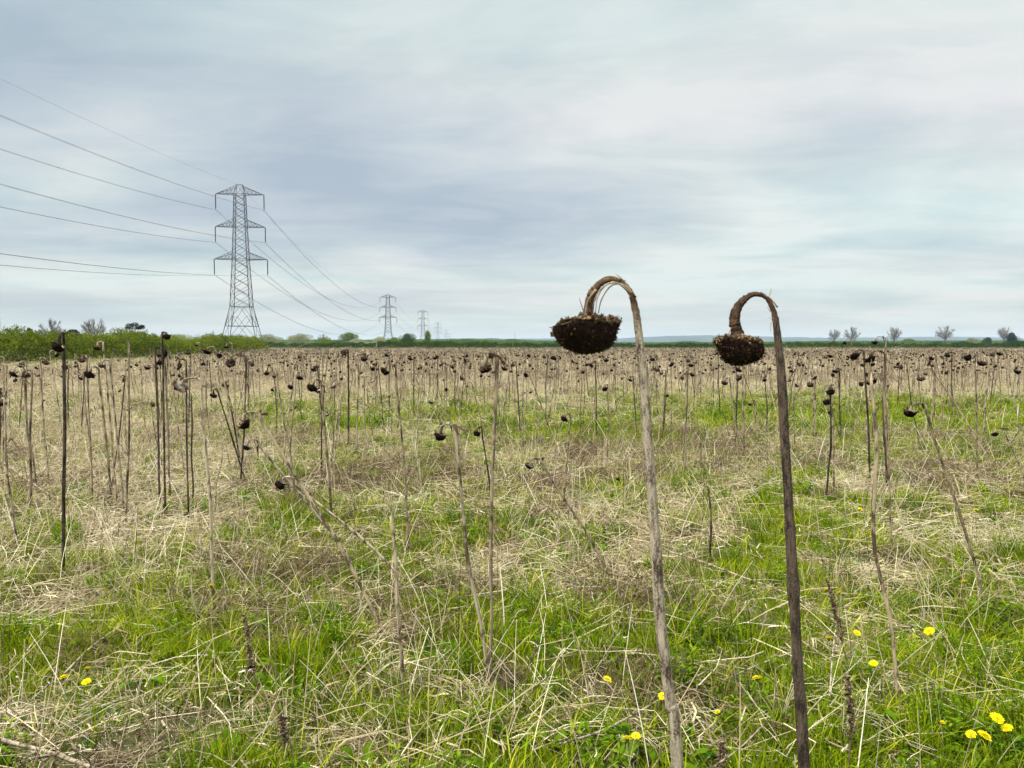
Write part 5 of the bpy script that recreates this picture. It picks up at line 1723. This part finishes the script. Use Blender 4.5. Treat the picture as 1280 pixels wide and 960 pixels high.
def make_pylon(t=1.0):
    root = empty('electricity_pylon', (0, 0, 0))
    mb = MB()
    lw, bw = .165 * t, .085 * t

    def corner(z, i):
        h = hw(z)
        return np.array([(-h, -h), (h, -h), (h, h), (-h, h)][i % 4] + (z,), float)
    lv = [0, 7.1, 13, 16.2, 19.2, 22.0, 24.8, 27.4, 29.9, 32.4, 34.8, 37.2, 39.3, 41.3, 43.3, 45.2, 47.0]
    for a, b_ in zip(lv[:-1], lv[1:]):
        for i in range(4):
            bar(mb, corner(a, i), corner(b_, i), lw)
            if a >= 13:
                bar(mb, corner(a, i), corner(b_, i + 1), bw)
                bar(mb, corner(a, i + 1), corner(b_, i), bw)
    for z in (7.1, 13, 27.4, 37.2, 47.0):
        for i in range(4):
            bar(mb, corner(z, i), corner(z, i + 1), bw * 1.2)
    # splayed legs: inverted V bracing
    for i in range(4):
        m13 = (corner(13, i) + corner(13, i + 1)) / 2
        for s_ in (i, i + 1):
            bar(mb, m13, corner(7.1, s_), bw)
            q7 = lerp(corner(7.1, i), corner(7.1, i + 1), .5)
            bar(mb, q7, corner(0, s_), bw)
            bar(mb, lerp(corner(7.1, i), corner(7.1, i + 1), .5), lerp(m13, corner(7.1, s_), .5), bw * .8)
            bar(mb, lerp(corner(7.1, s_), corner(13, s_), .5), lerp(m13, corner(7.1, s_), .5), bw * .8)
            bar(mb, lerp(corner(0, s_), corner(7.1, s_), .5), lerp(q7, corner(0, s_), .5), bw * .8)
    # peak
    for i in range(4):
        e = np.array([(-.95, -.6), (.95, -.6), (.95, .6), (-.95, .6)][i] + (49.9,), float)
        bar(mb, corner(47, i), e, lw * .7)
        bar(mb, corner(47, i + 1), e, bw)
        bar(mb, e, np.array([(-.95, -.6), (.95, -.6), (.95, .6), (-.95, .6)][(i + 1) % 4] + (49.9,), float), bw)
    mb.build('lattice_body', M['steel'], root)
    for (z, L_, zb) in ARMS:
        for s_ in (-1, 1):
            ab = MB()
            h = hw(z); h2 = hw(min(z + 2.3, 49))
            tip = np.array([s_ * L_, 0, z])
            for sy in (-1, 1):
                lo = np.array([s_ * h, sy * h, z]); up = np.array([s_ * h2, sy * h2, z + 2.3])
                bar(ab, lo, tip, lw * .7); bar(ab, up, tip, lw * .6)
                prev = up
                for k in range(1, 5):
                    f = k / 5
                    pl = lerp(lo, tip, f); pu = lerp(up, tip, f)
                    bar(ab, pl, pu, bw * .7)
                    bar(ab, prev, pl, bw * .7)
                    prev = pu
            for k in range(0, 5):
                f = k / 5
                a = np.array([s_ * h, -h, z]); b_ = np.array([s_ * h, h, z])
                bar(ab, lerp(a, tip, f), lerp(b_, tip, f), bw * .7)
                bar(ab, lerp(a, tip, f), lerp(b_, tip, min(1, f + .2)), bw * .7)
            ab.build('cross_arm', M['steel'], root)
            ib = MB()
            nz_ = 22
            zz = np.linspace(z - .1, zb + .3, nz_ * 2)
            rr = np.where(np.arange(nz_ * 2) % 2, .19 * t, .11 * t)
            tube(ib, np.stack([np.full(nz_ * 2, s_ * L_), np.zeros(nz_ * 2), zz], -1), rr, 8)
            bar(ib, (s_ * L_, -.25, zb + .25), (s_ * L_, .25, zb + .25), .07 * t)
            bar(ib, (s_ * L_, 0, zb + .45), (s_ * L_, 0, zb), .06 * t)
            ib.build('insulator', M['insulator'], root)
    return root


PYL = [(303.5, 237, 1.0), (485.5, 700, .93), (529, 1100, 1.0), (547.5, 1700, 1.0), (558, 2600, 1.0), (562.5, 3700, 1.0)]
PL = ['nearest and largest steel pylon standing behind the left hedge', 'second pylon along the line, between the round trees', 'third pylon, left of the slim poplar', 'fourth pylon, small and pale beyond the poplar', 'fifth pylon, very small on the horizon', 'farthest pylon, barely visible at the end of the line']
proto = make_pylon()
ppos = [np.array([(x_ - 640) / F * Yd, Yd, 0]) for x_, Yd, _ in PYL]
for i, ((x_, Yd, s_), lb) in enumerate(zip(PYL, PL)):
    if i == 1:
        proto2 = make_pylon(1.3)
    o = proto if i == 0 else (proto2 if i == 1 else copy_tree(proto2))
    o.location = tuple(ppos[i])
    o.scale = (1, 1, s_)
    dv = ppos[min(i + 1, 5)] - ppos[max(i - 1, 0)]
    o.rotation_euler = (0, 0, math.atan2(-dv[0], dv[1]) + (.06 if i == 0 else 0))
    tag(o, lb, 'pylon', 'steel pylons of one power line')

P_back = np.array([-75.0, -123.0, 0])
stops = [P_back] + ppos
scl = [1.0] + [p[2] for p in PYL]
WIRES = [(0, 0, 49.8, 'single earth wire strung over the tops of the pylons', 1)]
for (z, L_, zb), lv_ in zip(ARMS, ('top', 'middle', 'lowest')):
    for s_, nm in ((-1, 'left'), (1, 'right')):
        WIRES.append((s_ * L_, 0, zb, 'power cable hung from the %s %s arm of each pylon' % (lv_, nm), 2))
for off, _, z, lb, nw in WIRES:
    mb = MB()
    for i in range(len(stops) - 1):
        a, b_ = stops[i], stops[i + 1]
        dv = (b_ - a); Ls = np.linalg.norm(dv); sd_ = np.array([dv[1], -dv[0], 0]) / Ls
        sag = {0: 9.0, 1: 14.5}.get(i, 11.0 * min((Ls / 380) ** 1.2, 1.9))
        if nw == 1:
            sag *= .85
        t = np.linspace(0, 1, 60)
        A_ = a + sd_ * off + np.array([0, 0, z * scl[i]]); B_ = b_ + sd_ * off + np.array([0, 0, z * scl[i + 1]])
        base = A_ + (B_ - A_) * t[:, None]
        base[:, 2] -= 4 * sag * t * (1 - t)
        far_ = np.linalg.norm((A_ + B_) / 2)
        r_ = .023 if i == 0 else .038
        if nw == 1:
            r_ *= .7
        for k in range(nw):
            o_ = (k - .5) * .4 * (nw - 1) if nw == 2 else 0
            tube(mb, base + sd_ * o_, [r_] * 60, 4, .5, 0, False)
        if nw == 2:
            for f in (3, 10, 17, 24, 31, 38, 45, 52):
                c_ = base[f]
                bar(mb, c_ - sd_ * .24, c_ + sd_ * .24, .05)
    o = mb.build('power_cable' if nw == 2 else 'earth_wire', M['wire'], None, True)
    tag(o, lb, 'cable', 'cables of the power line')

# thin mast far off and a small one behind the left hedge
for (x_, yt, Yd, r_, lb) in ((643.5, 414, 900, .18, 'thin far mast on the horizon right of the pylons'), (22, 404, 260, .12, 'small lattice mast behind the left hedge near the left edge')):
    H = (430 - yt) / F * Yd + CAM_H
    root = empty('mast', (*far_pt(x_, Yd), 0))
    mb = MB()
    w_ = r_ * 2.6
    cs = [np.array([math.cos(a) * w_, math.sin(a) * w_, 0]) for a in (0, 2.09, 4.19)]
    for c_ in cs:
        bar(mb, c_, c_ * .5 + np.array([0, 0, H * .9]), r_ * .45)
    nseg = 12
    for k in range(nseg):
        z0, z1 = H * .9 * k / nseg, H * .9 * (k + 1) / nseg
        f0, f1 = 1 - .5 * k / nseg, 1 - .5 * (k + 1) / nseg
        for i in range(3):
            bar(mb, cs[i] * f0 + [0, 0, z0], cs[(i + 1) % 3] * f1 + [0, 0, z1], r_ * .3)
    mb.build('lattice', M['steel'], root)
    mb = MB()
    bar(mb, (0, 0, H * .88), (0, 0, H), r_ * .5)
    mb.build('antenna', M['steel'], root)
    tag(root, lb, 'mast')

# ------------------------------------------------------------------ haze
hm = bpy.data.materials.new('haze')
hm.use_nodes = True
nt = hm.node_tree
nt.nodes.clear()
pv = nt.nodes.new('ShaderNodeVolumePrincipled')
pv.inputs['Color'].default_value = (0.72, 0.85, 1.0, 1)
pv.inputs['Density'].default_value = 1.15e-4
mo = nt.nodes.new('ShaderNodeOutputMaterial')
nt.links.new(pv.outputs[0], mo.inputs['Volume'])
x0, x1, y0, y1, z0, z1 = -12000, 12000, -500, 12000, -1.6, 75
mb = MB()
mb.add([(x0, y0, z0), (x1, y0, z0), (x1, y1, z0), (x0, y1, z0), (x0, y0, z1), (x1, y0, z1), (x1, y1, z1), (x0, y1, z1)],
       [(0, 3, 2, 1), (4, 5, 6, 7), (0, 1, 5, 4), (1, 2, 6, 5), (2, 3, 7, 6), (3, 0, 4, 7)])
hz = mb.build('haze', hm)
tag(hz, kind='stuff')
